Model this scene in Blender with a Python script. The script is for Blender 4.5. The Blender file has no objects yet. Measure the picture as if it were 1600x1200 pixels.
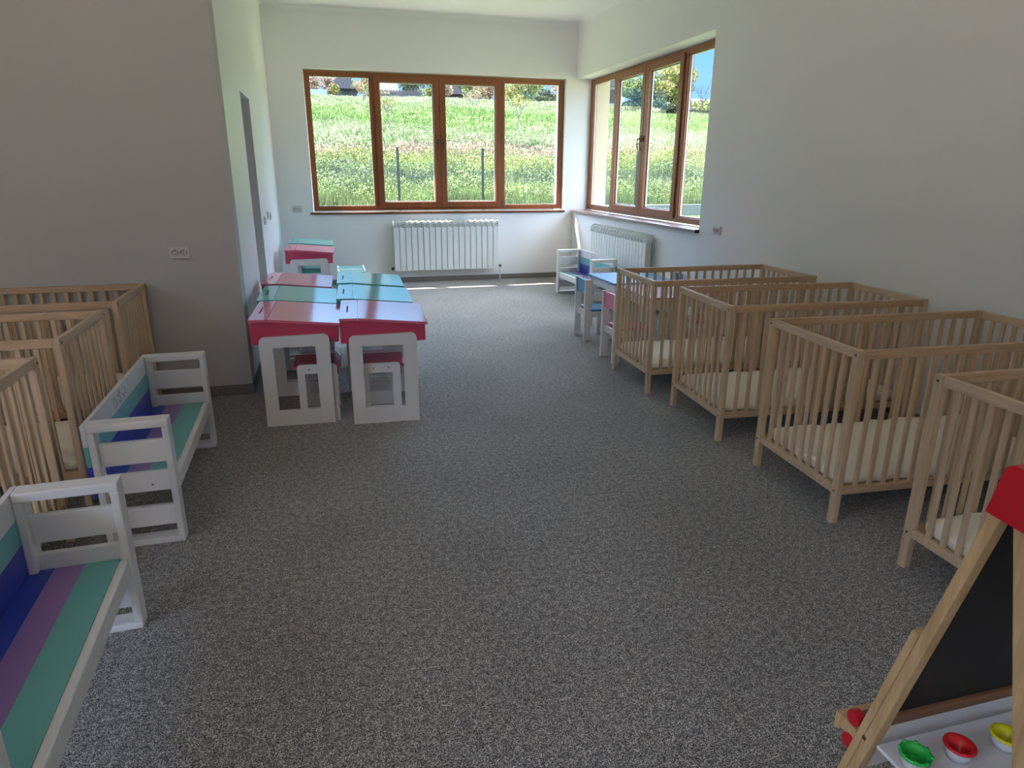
import bpy, bmesh, math, random
import numpy as np
from mathutils import Vector, Matrix, Euler

# ------------------------------------------------------------------ camera, light, exposure
SC = bpy.context.scene
COL = SC.collection
F_PX, PITCH, ROLL, YAW, CAM_H = 1047.604, 0.3079, 0.005, 0.2645, 1.4907
cd = bpy.data.cameras.new('camera'); cam = bpy.data.objects.new('camera', cd); COL.objects.link(cam)
cd.sensor_fit = 'HORIZONTAL'; cd.sensor_width = 36.0; cd.lens = F_PX / 1600 * 36.0
cd.clip_start = 0.02; cd.clip_end = 400
_F = Vector((math.sin(YAW) * math.cos(PITCH), math.cos(YAW) * math.cos(PITCH), -math.sin(PITCH)))
_R = Vector((math.cos(YAW), -math.sin(YAW), 0)); _U = _R.cross(_F)
_R2 = _R * math.cos(ROLL) + _U * math.sin(ROLL); _U2 = _U * math.cos(ROLL) - _R * math.sin(ROLL)
M = Matrix((( _R2.x, _U2.x, -_F.x, 0), (_R2.y, _U2.y, -_F.y, 0), (_R2.z, _U2.z, -_F.z, CAM_H), (0, 0, 0, 1)))
cam.matrix_world = M
SC.camera = cam

w = bpy.data.worlds.new('sky'); SC.world = w; w.use_nodes = True
nt = w.node_tree; nt.nodes.clear()
o_ = nt.nodes.new('ShaderNodeOutputWorld'); bg = nt.nodes.new('ShaderNodeBackground')
tc = nt.nodes.new('ShaderNodeTexCoord'); sx = nt.nodes.new('ShaderNodeSeparateXYZ'); cr = nt.nodes.new('ShaderNodeValToRGB')
nt.links.new(tc.outputs['Generated'], sx.inputs[0]); nt.links.new(sx.outputs['Z'], cr.inputs[0])
nt.links.new(cr.outputs[0], bg.inputs[0]); nt.links.new(bg.outputs[0], o_.inputs[0])
e = cr.color_ramp.elements
# clear blue low down, unseen sky overhead brightened to light the room
e[0].position = 0.0; e[0].color = (0.060, 0.080, 0.098, 1)
e[1].position = 0.48; e[1].color = (0.74, 0.82, 1.0, 1)
x_ = e.new(0.08); x_.color = (0.028, 0.058, 0.095, 1)
x_ = e.new(0.17); x_.color = (0.020, 0.050, 0.090, 1)
x_ = e.new(0.24); x_.color = (0.085, 0.17, 0.28, 1)
x_ = e.new(0.34); x_.color = (0.46, 0.63, 1.0, 1)
bg.inputs[1].default_value = 3.8

sun_l = bpy.data.lights.new('sun', 'SUN'); sun_l.energy = 10.0; sun_l.angle = 0.009; sun_l.color = (1.0, 0.90, 0.84)
sun = bpy.data.objects.new('sun', sun_l); COL.objects.link(sun)
sun.rotation_euler = Vector((0.52, -0.52, -1.0)).to_track_quat('-Z', 'Y').to_euler()

XFAR_ = -4.3
def portal(name, loc, direction, sx_, sy_):
    l = bpy.data.lights.new(name, 'AREA'); l.shape = 'RECTANGLE'; l.size = sx_; l.size_y = sy_; l.cycles.is_portal = True
    o = bpy.data.objects.new(name, l); COL.objects.link(o); o.location = loc
    o.rotation_euler = Vector(direction).to_track_quat('-Z', 'Z').to_euler()
portal('daylight_back', (1.58, 9.80, 1.83), (0, -1, 0), 3.5, 1.8)
portal('daylight_right', (3.90, 7.66, 1.83), (-1, 0, 0), 3.6, 1.8)
portal('fill_daylight_rear', (0.5, -3.18, 1.60), (0, 1, 0), 0.8, 1.3)  # sky light through the added rear window

portal('fill_daylight_left', (XFAR_ - 0.18, -1.15, 1.88), (1, 0, 0), 3.5, 2.15)  # sky light through the added left window

vs = SC.view_settings
vs.view_transform = 'Standard'; vs.look = 'None'; vs.gamma = 1.0; vs.use_curve_mapping = False
vs.exposure = 2.0
cy = SC.cycles
cy.max_bounces = 12; cy.diffuse_bounces = 8; cy.glossy_bounces = 4; cy.transmission_bounces = 8; cy.transparent_max_bounces = 16
cy.caustics_reflective = False; cy.caustics_refractive = False; cy.sample_clamp_indirect = 6.0
cy.use_denoising = True

random.seed(7); RNG = np.random.default_rng(7)

# ------------------------------------------------------------------ measured room
YB, XR, XL, YC, ZC = 9.42, 3.443, -0.581, 4.768, 3.3765
ZT, ZS, YW = 2.690, 0.955, 5.885
XFAR, YREAR = -4.3, -3.0

# ------------------------------------------------------------------ materials
def newmat(name):
    m = bpy.data.materials.new(name); m.use_nodes = True
    return m, m.node_tree, m.node_tree.nodes['Principled BSDF']

def simple(name, col, rough=0.6, spec=0.5, bump=0.0, bscale=60, var=0.0, vscale=8, coat=0.0, metal=0.0, stretch=None):
    m, nt, b = newmat(name)
    b.inputs['Base Color'].default_value = (*col, 1); b.inputs['Roughness'].default_value = rough
    b.inputs['Specular IOR Level'].default_value = spec; b.inputs['Metallic'].default_value = metal
    b.inputs['Coat Weight'].default_value = coat; b.inputs['Coat Roughness'].default_value = 0.06
    N = nt.nodes; L = nt.links
    if bump or var:
        tc = N.new('ShaderNodeTexCoord'); mp = N.new('ShaderNodeMapping'); L.new(tc.outputs['Object'], mp.inputs[0])
        if stretch: mp.inputs['Scale'].default_value = stretch
    if var:
        n = N.new('ShaderNodeTexNoise'); n.inputs['Scale'].default_value = vscale; n.inputs['Detail'].default_value = 3
        L.new(mp.outputs[0], n.inputs[0])
        mx = N.new('ShaderNodeMix'); mx.data_type = 'RGBA'; L.new(n.outputs[0], mx.inputs[0])
        mx.inputs[6].default_value = (*[c * (1 - var) for c in col], 1)
        mx.inputs[7].default_value = (*[min(1, c * (1 + var)) for c in col], 1)
        L.new(mx.outputs[2], b.inputs['Base Color'])
    if bump:
        n2 = N.new('ShaderNodeTexNoise'); n2.inputs['Scale'].default_value = bscale; n2.inputs['Detail'].default_value = 4
        L.new(mp.outputs[0], n2.inputs[0]); bp = N.new('ShaderNodeBump'); bp.inputs['Strength'].default_value = bump
        bp.inputs['Distance'].default_value = 0.002
        L.new(n2.outputs[0], bp.inputs['Height']); L.new(bp.outputs[0], b.inputs['Normal'])
    return m

def woodmat(name, dark, light, axis='X', rough=0.5, scale=14, coat=0.0):
    m, nt, b = newmat(name); N = nt.nodes; L = nt.links
    tc = N.new('ShaderNodeTexCoord'); mp = N.new('ShaderNodeMapping'); L.new(tc.outputs['Object'], mp.inputs[0])
    s = {'X': (0.07, 1, 1), 'Y': (1, 0.07, 1), 'Z': (1, 1, 0.07)}[axis]
    mp.inputs['Scale'].default_value = s
    oi = N.new('ShaderNodeObjectInfo'); ad = N.new('ShaderNodeVectorMath'); ad.operation = 'ADD'
    cx = N.new('ShaderNodeCombineXYZ'); ml = N.new('ShaderNodeMath'); ml.operation = 'MULTIPLY'; ml.inputs[1].default_value = 11
    L.new(oi.outputs['Random'], ml.inputs[0]); L.new(ml.outputs[0], cx.inputs[0]); L.new(ml.outputs[0], cx.inputs[2])
    L.new(mp.outputs[0], ad.inputs[0]); L.new(cx.outputs[0], ad.inputs[1])
    n = N.new('ShaderNodeTexNoise'); n.inputs['Scale'].default_value = scale * 4; n.inputs['Detail'].default_value = 5; n.inputs['Roughness'].default_value = 0.6
    L.new(ad.outputs[0], n.inputs[0])
    r = N.new('ShaderNodeValToRGB'); L.new(n.outputs[0], r.inputs[0])
    r.color_ramp.elements[0].position = 0.3; r.color_ramp.elements[0].color = (*dark, 1)
    r.color_ramp.elements[1].position = 0.7; r.color_ramp.elements[1].color = (*light, 1)
    L.new(r.outputs[0], b.inputs['Base Color']); b.inputs['Roughness'].default_value = rough
    b.inputs['Coat Weight'].default_value = coat
    bp = N.new('ShaderNodeBump'); bp.inputs['Strength'].default_value = 0.15; bp.inputs['Distance'].default_value = 0.001
    L.new(n.outputs[0], bp.inputs['Height']); L.new(bp.outputs[0], b.inputs['Normal'])
    return m

def carpet():
    m, nt, b = newmat('loop_carpet'); N = nt.nodes; L = nt.links
    tc = N.new('ShaderNodeTexCoord')
    v = N.new('ShaderNodeTexNoise'); v.inputs['Scale'].default_value = 290; v.inputs['Detail'].default_value = 2; v.inputs['Roughness'].default_value = 0.7
    L.new(tc.outputs['Object'], v.inputs[0])
    v2 = N.new('ShaderNodeTexNoise'); v2.inputs['Scale'].default_value = 120; v2.inputs['Detail'].default_value = 2
    L.new(tc.outputs['Object'], v2.inputs[0])
    ma = N.new('ShaderNodeMath'); ma.operation = 'MULTIPLY_ADD'; ma.inputs[1].default_value = 0.25; L.new(v2.outputs[0], ma.inputs[0])
    mb = N.new('ShaderNodeMath'); mb.operation = 'MULTIPLY'; mb.inputs[1].default_value = 0.75; L.new(v.outputs[0], mb.inputs[0]); L.new(mb.outputs[0], ma.inputs[2])
    r = N.new('ShaderNodeValToRGB'); L.new(ma.outputs[0], r.inputs[0]); E = r.color_ramp.elements
    E[0].position = 0.43; E[0].color = (0.030, 0.027, 0.024, 1); E[1].position = 0.575; E[1].color = (0.60, 0.57, 0.53, 1)
    q = E.new(0.50); q.color = (0.125, 0.117, 0.107, 1)
    v3 = N.new('ShaderNodeTexNoise'); v3.inputs['Scale'].default_value = 42; v3.inputs['Detail'].default_value = 2; L.new(tc.outputs['Object'], v3.inputs[0])
    m3 = N.new('ShaderNodeMapRange'); m3.inputs[1].default_value = 0.35; m3.inputs[2].default_value = 0.65; m3.inputs[3].default_value = 0.70; m3.inputs[4].default_value = 1.32; L.new(v3.outputs[0], m3.inputs[0])
    lo = N.new('ShaderNodeTexNoise'); lo.inputs['Scale'].default_value = 1.6; lo.inputs['Detail'].default_value = 4
    L.new(tc.outputs['Object'], lo.inputs[0])
    mr = N.new('ShaderNodeMapRange'); mr.inputs[1].default_value = 0.3; mr.inputs[2].default_value = 0.7; mr.inputs[3].default_value = 0.88; mr.inputs[4].default_value = 1.12
    L.new(lo.outputs[0], mr.inputs[0])
    mm = N.new('ShaderNodeMix'); mm.data_type = 'RGBA'; mm.blend_type = 'MULTIPLY'; mm.inputs[0].default_value = 1
    mp3 = N.new('ShaderNodeMath'); mp3.operation = 'MULTIPLY'; L.new(mr.outputs[0], mp3.inputs[0]); L.new(m3.outputs[0], mp3.inputs[1])
    L.new(r.outputs[0], mm.inputs[6]); L.new(mp3.outputs[0], mm.inputs[7])
    L.new(mm.outputs[2], b.inputs['Base Color']); b.inputs['Roughness'].default_value = 0.95; b.inputs['Specular IOR Level'].default_value = 0.15
    b.inputs['Sheen Weight'].default_value = 0.25
    bp = N.new('ShaderNodeBump'); bp.inputs['Strength'].default_value = 0.7; bp.inputs['Distance'].default_value = 0.004
    L.new(v.outputs[0], bp.inputs['Height']); L.new(bp.outputs[0], b.inputs['Normal'])
    return m

def stripes(name, axis, stops, rough=0.4, coat=0.3):
    """painted bands along one object axis; stops = [(upper limit, colour)...]"""
    m, nt, b = newmat(name); N = nt.nodes; L = nt.links
    tc = N.new('ShaderNodeTexCoord'); s = N.new('ShaderNodeSeparateXYZ'); L.new(tc.outputs['Object'], s.inputs[0])
    src = s.outputs[axis]; cur = None
    for k, (lim, col) in enumerate(stops):
        rgb = N.new('ShaderNodeRGB'); rgb.outputs[0].default_value = (*col, 1)
        if cur is None: cur = rgb.outputs[0]
        else:
            g = N.new('ShaderNodeMath'); g.operation = 'GREATER_THAN'; g.inputs[1].default_value = stops[k - 1][0]; L.new(src, g.inputs[0])
            mx = N.new('ShaderNodeMix'); mx.data_type = 'RGBA'; L.new(g.outputs[0], mx.inputs[0]); L.new(cur, mx.inputs[6]); L.new(rgb.outputs[0], mx.inputs[7]); cur = mx.outputs[2]
    L.new(cur, b.inputs['Base Color']); b.inputs['Roughness'].default_value = rough; b.inputs['Coat Weight'].default_value = coat; b.inputs['Coat Roughness'].default_value = 0.15
    return m

def meadow(name, gain=1.0, spread=0.25):
    '''plant communities following the slope: mixed weeds on the bank, dry strip, dark clumps, green and pale grass'''
    m, nt, b = newmat(name); N = nt.nodes; L = nt.links
    tc = N.new('ShaderNodeTexCoord'); s = N.new('ShaderNodeSeparateXYZ'); L.new(tc.outputs['Object'], s.inputs[0])
    mp = N.new('ShaderNodeMapping'); mp.inputs['Scale'].default_value = (0.16, 0.10, 0.16); L.new(tc.outputs['Object'], mp.inputs[0])
    n = N.new('ShaderNodeTexNoise'); n.inputs['Scale'].default_value = 1.0; n.inputs['Detail'].default_value = 5; L.new(mp.outputs[0], n.inputs[0])
    lg = N.new('ShaderNodeMath'); lg.operation = 'LOGARITHM'; lg.inputs[1].default_value = math.e; L.new(s.outputs['Y'], lg.inputs[0])
    wob = N.new('ShaderNodeMath'); wob.operation = 'MULTIPLY_ADD'; wob.inputs[1].default_value = 0.50; L.new(n.outputs[0], wob.inputs[0]); L.new(lg.outputs[0], wob.inputs[2])
    mr = N.new('ShaderNodeMapRange'); mr.inputs[1].default_value = math.log(15) + 0.25; mr.inputs[2].default_value = math.log(85) + 0.25; L.new(wob.outputs[0], mr.inputs[0])
    r = N.new('ShaderNodeValToRGB'); L.new(mr.outputs[0], r.inputs[0]); E = r.color_ramp.elements
    def P(y): return (math.log(y) - math.log(15)) / (math.log(85) - math.log(15))
    st = [(15, (.10, .17, .035)), (17, (.15, .20, .05)), (18.5, (.055, .085, .05)), (19.5, (.12, .17, .04)), (21, (.20, .22, .04)), (22.5, (.17, .19, .06)), (23.6, (.23, .17, .115)), (25.5, (.21, .18, .10)), (27, (.07, .125, .05)),
          (30, (.13, .20, .06)), (35, (.19, .24, .105)), (42, (.11, .20, .035)), (52, (.13, .22, .045)), (62, (.19, .25, .10)), (84, (.25, .28, .155))]
    st = [(y, tuple((0.90 if y < 26 else 0.74) * (0.80 * k + 0.20 * t_) for k, t_ in zip(c, (sum(c) / 3 * 1.18, sum(c) / 3 * 1.05, sum(c) / 3 * 0.85)))) for y, c in st]
    E[0].position = P(st[0][0]); E[0].color = (*[c * gain for c in st[0][1]], 1); E[1].position = 1.0; E[1].color = (*[c * gain for c in st[-1][1]], 1)
    for y, c in st[1:-1]: q = E.new(P(y)); q.color = (*[k * gain for k in c], 1)
    a = N.new('ShaderNodeAttribute'); a.attribute_name = 'rnd'
    n2 = N.new('ShaderNodeTexNoise'); n2.inputs['Scale'].default_value = 0.9; n2.inputs['Detail'].default_value = 3; L.new(tc.outputs['Object'], n2.inputs[0])
    sm = N.new('ShaderNodeMath'); sm.operation = 'MULTIPLY_ADD'; sm.inputs[1].default_value = spread * 2; L.new(a.outputs['Fac'], sm.inputs[0])
    m2 = N.new('ShaderNodeMapRange'); m2.inputs[1].default_value = 0.3; m2.inputs[2].default_value = 0.7; m2.inputs[3].default_value = 0.72 - spread; m2.inputs[4].default_value = 1.28 - spread; L.new(n2.outputs[0], m2.inputs[0]); L.new(m2.outputs[0], sm.inputs[2])
    mx = N.new('ShaderNodeMix'); mx.data_type = 'RGBA'; mx.blend_type = 'MULTIPLY'; mx.inputs[0].default_value = 1; L.new(r.outputs[0], mx.inputs[6]); L.new(sm.outputs[0], mx.inputs[7])
    L.new(mx.outputs[2], b.inputs['Base Color']); b.inputs['Roughness'].default_value = 0.85; b.inputs['Specular IOR Level'].default_value = 0.15
    return m

def glassmat():
    m = bpy.data.materials.new('window_glass'); m.use_nodes = True; nt = m.node_tree; nt.nodes.clear(); N = nt.nodes; L = nt.links
    o = N.new('ShaderNodeOutputMaterial'); t = N.new('ShaderNodeBsdfTransparent'); t.inputs[0].default_value = (0.97, 0.985, 0.98, 1)
    g = N.new('ShaderNodeBsdfGlossy'); g.inputs['Roughness'].default_value = 0.0
    f = N.new('ShaderNodeFresnel'); f.inputs[0].default_value = 1.45
    ge = N.new('ShaderNodeNewGeometry'); iv = N.new('ShaderNodeMath'); iv.operation = 'SUBTRACT'; iv.inputs[0].default_value = 1.0; L.new(ge.outputs['Backfacing'], iv.inputs[1])
    mf = N.new('ShaderNodeMath'); mf.operation = 'MULTIPLY'; L.new(f.outputs[0], mf.inputs[0]); L.new(iv.outputs[0], mf.inputs[1])
    mx = N.new('ShaderNodeMixShader'); L.new(mf.outputs[0], mx.inputs[0]); L.new(t.outputs[0], mx.inputs[1]); L.new(g.outputs[0], mx.inputs[2]); L.new(mx.outputs[0], o.inputs[0])
    return m

def vegmat(name, cols, scale=0.5, attr=True):
    m, nt, b = newmat(name); N = nt.nodes; L = nt.links
    tc = N.new('ShaderNodeTexCoord'); mp = N.new('ShaderNodeMapping'); mp.inputs['Scale'].default_value = (1, 0.55, 1); L.new(tc.outputs['Object'], mp.inputs[0])
    n = N.new('ShaderNodeTexNoise'); n.inputs['Scale'].default_value = scale; n.inputs['Detail'].default_value = 3; L.new(mp.outputs[0], n.inputs[0])
    src = n.outputs[0]
    if attr:
        a = N.new('ShaderNodeAttribute'); a.attribute_name = 'rnd'
        ml = N.new('ShaderNodeMath'); ml.operation = 'MULTIPLY_ADD'; ml.inputs[1].default_value = 0.36; L.new(a.outputs['Fac'], ml.inputs[0]); 
        sb = N.new('ShaderNodeMath'); sb.operation = 'SUBTRACT'; sb.inputs[1].default_value = 0.18; L.new(src, sb.inputs[0]); L.new(sb.outputs[0], ml.inputs[2]); src = ml.outputs[0]
    r = N.new('ShaderNodeValToRGB'); L.new(src, r.inputs[0]); E = r.color_ramp.elements; cols = [(q_[0] * 0.58 + 0.015, q_[1] * 0.50 + 0.012, q_[2] * 0.55 + 0.018) for q_ in cols]
    k = len(cols); E[0].position = 0.28; E[0].color = (*cols[0], 1); E[1].position = 0.72; E[1].color = (*cols[-1], 1)
    for i in range(1, k - 1):
        q = E.new(0.28 + 0.44 * i / (k - 1)); q.color = (*cols[i], 1)
    L.new(r.outputs[0], b.inputs['Base Color']); b.inputs['Roughness'].default_value = 0.8; b.inputs['Specular IOR Level'].default_value = 0.2
    return m

MW = simple('wall_paint', (0.80, 0.795, 0.78), 0.85, 0.3, bump=0.25, bscale=90, var=0.02, vscale=1.5)
MWL = simple('wall_paint_shaded', (0.50, 0.488, 0.467), 0.85, 0.3, bump=0.25, bscale=90, var=0.02, vscale=1.5)  # wall paint darkened: the partition's shade is put into the colour
MWS = simple('satin_wall_paint', (0.80, 0.795, 0.78), 0.38, 0.5, bump=0.15, bscale=90, coat=0.25)
MWS.node_tree.nodes['Principled BSDF'].inputs['Coat Roughness'].default_value = 0.28
MCEIL = simple('ceiling_paint', (0.82, 0.82, 0.80), 0.9, 0.2)
MCARP = carpet()
MBASE = simple('carpet_skirting', (0.20, 0.18, 0.16), 0.95, 0.1, bump=0.5, bscale=300, var=0.25, vscale=120)
MFRAME = woodmat('golden_oak_foil', (0.20, 0.062, 0.018), (0.31, 0.105, 0.032), 'Z', 0.35, 10)
MSILL1 = woodmat('sill_brown', (0.13, 0.05, 0.025), (0.2, 0.08, 0.04), 'X', 0.3, 8)
MSILL2 = simple('sill_taupe', (0.28, 0.19, 0.17), 0.28, 0.5, var=0.15, vscale=6)
MSEAL = simple('window_seal', (0.01, 0.01, 0.01), 0.6)
MSPACER = simple('glazing_spacer', (0.75, 0.75, 0.75), 0.4)
MHANDLE = simple('handle_brown', (0.10, 0.035, 0.02), 0.35)
MGLASS = glassmat()
MBLACK = simple('black_plastic', (0.01, 0.01, 0.01), 0.5)
MBEECH = woodmat('beech_wood', (0.47, 0.325, 0.195), (0.63, 0.46, 0.30), 'Z', 0.42, 16)
MBEECHX = woodmat('beech_wood_rail', (0.45, 0.29, 0.17), (0.60, 0.42, 0.27), 'X', 0.45, 16)
MSCREW = simple('screw_steel', (0.16, 0.14, 0.12), 0.4, metal=0.8)
MMATT = simple('mattress_cover', (0.88, 0.83, 0.69), 0.55, 0.3, bump=0.6, bscale=25, var=0.05, vscale=5)
MPLY = simple('pine_base', (0.50, 0.36, 0.2), 0.7)
MWHITE = simple('white_lacquer', (0.68, 0.67, 0.655), 0.42, 0.5, bump=0.1, bscale=40)
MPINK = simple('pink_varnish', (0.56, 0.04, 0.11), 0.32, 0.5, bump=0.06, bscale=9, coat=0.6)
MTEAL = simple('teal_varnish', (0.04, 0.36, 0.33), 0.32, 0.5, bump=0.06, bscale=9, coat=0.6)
MPINKT = simple('pink_varnish_lit', (0.74, 0.16, 0.24), 0.13, 0.5, bump=0.22, bscale=14, coat=0.15, stretch=(1, 0.25, 1))  # same pink paint as the boxes, lightened for the light on the lids
MTEALT = simple('teal_varnish_lit', (0.13, 0.48, 0.42), 0.13, 0.5, bump=0.22, bscale=14, coat=0.15, stretch=(1, 0.25, 1))  # same teal paint as the boxes, lit tone put into the colour
MBLUE = simple('sky_blue_varnish', (0.01, 0.22, 0.46), 0.3, 0.5, coat=0.15)
MHOTP = simple('hot_pink_varnish', (0.72, 0.07, 0.22), 0.28, 0.6, coat=0.5)
MROSE = simple('rose_tabletop', (0.75, 0.25, 0.42), 0.16, 0.8, coat=1.0)
MRAD = simple('radiator_enamel', (0.74, 0.76, 0.72), 0.3, 0.5)
MRADD = simple('radiator_gap', (0.05, 0.05, 0.05), 0.7)
MSOCK = simple('socket_plastic', (0.58, 0.57, 0.55), 0.4)
MSOCKD = simple('socket_hole', (0.015, 0.015, 0.015), 0.6)
MBSEAT = stripes('bench_seat_bands', 0, [(-0.068, (0.03, 0.06, 0.42)), (0.018, (0.30, 0.16, 0.42)), (0.5, (0.13, 0.42, 0.40))])
MBBACK = stripes('bench_back_bands', 2, [(0.372, (0.03, 0.05, 0.42)), (0.457, (0.13, 0.42, 0.44)), (0.9, (0.66, 0.66, 0.68))])
MINK = simple('purple_ink', (0.20, 0.10, 0.24), 0.6)
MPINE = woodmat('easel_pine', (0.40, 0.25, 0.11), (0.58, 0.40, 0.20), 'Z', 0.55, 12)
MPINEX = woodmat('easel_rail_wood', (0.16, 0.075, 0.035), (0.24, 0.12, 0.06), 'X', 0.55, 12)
MCHALK = simple('chalkboard', (0.016, 0.015, 0.014), 0.6, 0.3, var=0.3, vscale=9)
MTRAY = simple('white_tray', (0.62, 0.62, 0.64), 0.5)
MRED = simple('red_plastic', (0.50, 0.008, 0.018), 0.35)
MCR = simple('cup_red', (0.62, 0.015, 0.02), 0.25); MCG = simple('cup_green', (0.02, 0.48, 0.07), 0.25); MCY = simple('cup_yellow', (0.62, 0.60, 0.01), 0.25)
MCLEAR = simple('cup_clear', (0.55, 0.57, 0.58), 0.2)
MCREAM = simple('exterior_render', (0.60, 0.52, 0.36), 0.9, bump=0.3, bscale=50)
MROOF = simple('soffit', (0.5, 0.42, 0.32), 0.8)
MPOST = simple('fence_post_grey', (0.022, 0.03, 0.03), 0.8, 0.1)
MWIRE = simple('fence_wire', (0.07, 0.10, 0.09), 0.8, 0.1)

# ------------------------------------------------------------------ mesh helpers
def bm_box(bm, lo, hi, rot=None, piv=None):
    g = bmesh.ops.create_cube(bm, size=1.0)
    for v in g['verts']:
        v.co = Vector([lo[i] + (v.co[i] + 0.5) * (hi[i] - lo[i]) for i in range(3)])
        if rot is not None: v.co = rot @ (v.co - Vector(piv)) + Vector(piv)
    return g['verts']

def bm_cyl(bm, p0, p1, r, r2=None, seg=16, caps=True):
    p0 = Vector(p0); p1 = Vector(p1); d = p1 - p0
    q = d.to_track_quat('Z', 'Y').to_matrix().to_4x4()
    g = bmesh.ops.create_cone(bm, cap_ends=caps, segments=seg, radius1=r, radius2=r if r2 is None else r2, depth=d.length,
                              matrix=Matrix.Translation((p0 + p1) / 2) @ q)
    return g['verts']

def bm_prism(bm, pts, axis, a, b):
    """closed polygon (two coordinates) extruded along axis from a to b"""
    def P(u, v, t): return {0: (t, u, v), 1: (u, t, v), 2: (u, v, t)}[axis]
    v0 = [bm.verts.new(P(u, v, a)) for u, v in pts]; v1 = [bm.verts.new(P(u, v, b)) for u, v in pts]
    n = len(pts); fs = [bm.faces.new(v0), bm.faces.new(list(reversed(v1)))]
    for i in range(n): fs.append(bm.faces.new((v0[i], v1[i], v1[(i + 1) % n], v0[(i + 1) % n])))
    return fs

def bm_tube(bm, pts, r, seg=8):
    pts = [Vector(p) for p in pts]; rings = []
    for i, p in enumerate(pts):
        d = (pts[min(i + 1, len(pts) - 1)] - pts[max(i - 1, 0)]).normalized()
        q = d.to_track_quat('Z', 'Y')
        rings.append([bm.verts.new(p + q @ Vector((r * math.cos(2 * math.pi * k / seg), r * math.sin(2 * math.pi * k / seg), 0))) for k in range(seg)])
    for a, b in zip(rings, rings[1:]):
        for k in range(seg): bm.faces.new((a[k], a[(k + 1) % seg], b[(k + 1) % seg], b[k]))
    bm.faces.new(list(reversed(rings[0]))); bm.faces.new(rings[-1])

def bm_lathe(bm, prof, c=(0, 0, 0), seg=28, mat=None):
    c = Vector(c); rings = []; new = []
    for r, z in prof:
        ring = [bm.verts.new((r * math.cos(2 * math.pi * k / seg), r * math.sin(2 * math.pi * k / seg), z)) for k in range(seg)]
        rings.append(ring); new += ring
    for a, b in zip(rings, rings[1:]):
        for k in range(seg): bm.faces.new((a[k], a[(k + 1) % seg], b[(k + 1) % seg], b[k]))
    for v in new: v.co = (mat @ v.co if mat else v.co) + c
    return new

def mesh(name, bm, mat, bevel=0.0, smooth=False, seg=2):
    if bevel > 0:
        ed = [e for e in bm.edges if len(e.link_faces) == 2 and e.calc_face_angle(0) > 0.5]
        bmesh.ops.bevel(bm, geom=ed, offset=bevel, segments=seg, profile=0.6, affect='EDGES', clamp_overlap=True)
    bmesh.ops.recalc_face_normals(bm, faces=bm.faces[:])
    me = bpy.data.meshes.new(name); bm.to_mesh(me); bm.free()
    for m in (mat if isinstance(mat, (list, tuple)) else [mat]): me.materials.append(m)
    if smooth:
        for p in me.polygons: p.use_smooth = True
    return me

def link(name, me, parent=None, loc=(0, 0, 0), rot=(0, 0, 0)):
    o = bpy.data.objects.new(name, me); COL.objects.link(o); o.parent = parent; o.location = loc; o.rotation_euler = rot
    return o

def boxm(name, lo, hi, mat, bevel=0.0):
    bm = bmesh.new(); bm_box(bm, lo, hi); return mesh(name, bm, mat, bevel)

def thing(name, label, cat, loc=(0, 0, 0), rz=0.0, group=None, rot=None):
    o = bpy.data.objects.new(name, None); COL.objects.link(o); o.empty_display_size = 0.1
    o.location = loc; o.rotation_euler = rot if rot else (0, 0, rz); o['label'] = label; o['category'] = cat
    if group: o['group'] = group
    return o

def tag(o, label, cat, group=None, kind=None):
    o['label'] = label; o['category'] = cat
    if group: o['group'] = group
    if kind: o['kind'] = kind
    return o

def struct(name, me, parent=None, label=None):
    o = link(name, me, parent)
    if parent is None: o['kind'] = 'structure'
    if label: o['label'] = label
    return o

def dup(root, loc=None, rz=None, label=None, group=None):
    def cp(o, par):
        c = o.copy(); COL.objects.link(c)
        if par is not None: c.parent = par
        for ch in list(o.children): cp(ch, c)
        return c
    c = cp(root, None)
    if loc is not None: c.location = loc
    if rz is not None: c.rotation_euler = (0, 0, rz)
    if label: c['label'] = label
    if group: c['group'] = group
    return c

# ------------------------------------------------------------------ room shell
bm = bmesh.new(); bm_box(bm, (XFAR - 0.3, YREAR - 0.3, -0.15), (XR + 0.5, YB + 0.45, 0.0))
struct('floor', mesh('floor', bm, MCARP))
bm = bmesh.new(); bm_box(bm, (XFAR - 0.3, YREAR - 0.3, ZC), (XR + 0.5, YB + 0.45, ZC + 0.2))
struct('ceiling', mesh('ceiling', bm, MCEIL))

WXL, WXR, WZB, WZT = -0.150, 3.306, 0.945, 2.690     # back window opening
bm = bmesh.new(); y0, y1 = YB, YB + 0.43
bm_box(bm, (XL - 0.2, y0, 0), (WXL, y1, ZC)); bm_box(bm, (WXR, y0, 0), (XR + 0.488, y1, ZC))
bm_box(bm, (WXL, y0, 0), (WXR, y1, WZB - 0.02)); bm_box(bm, (WXL, y0, WZT), (WXR, y1, ZC))
struct('wall_back', mesh('wall_back', bm, MW))
bm = bmesh.new(); x0, x1 = XR, XR + 0.488
bm_box(bm, (x0, YREAR, 0), (x1, YW, ZC)); bm_box(bm, (x0, YW, 0), (x1, YB, WZB - 0.02)); bm_box(bm, (x0, YW, ZT), (x1, YB, ZC))
struct('wall_right', mesh('wall_right', bm, MW))
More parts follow.
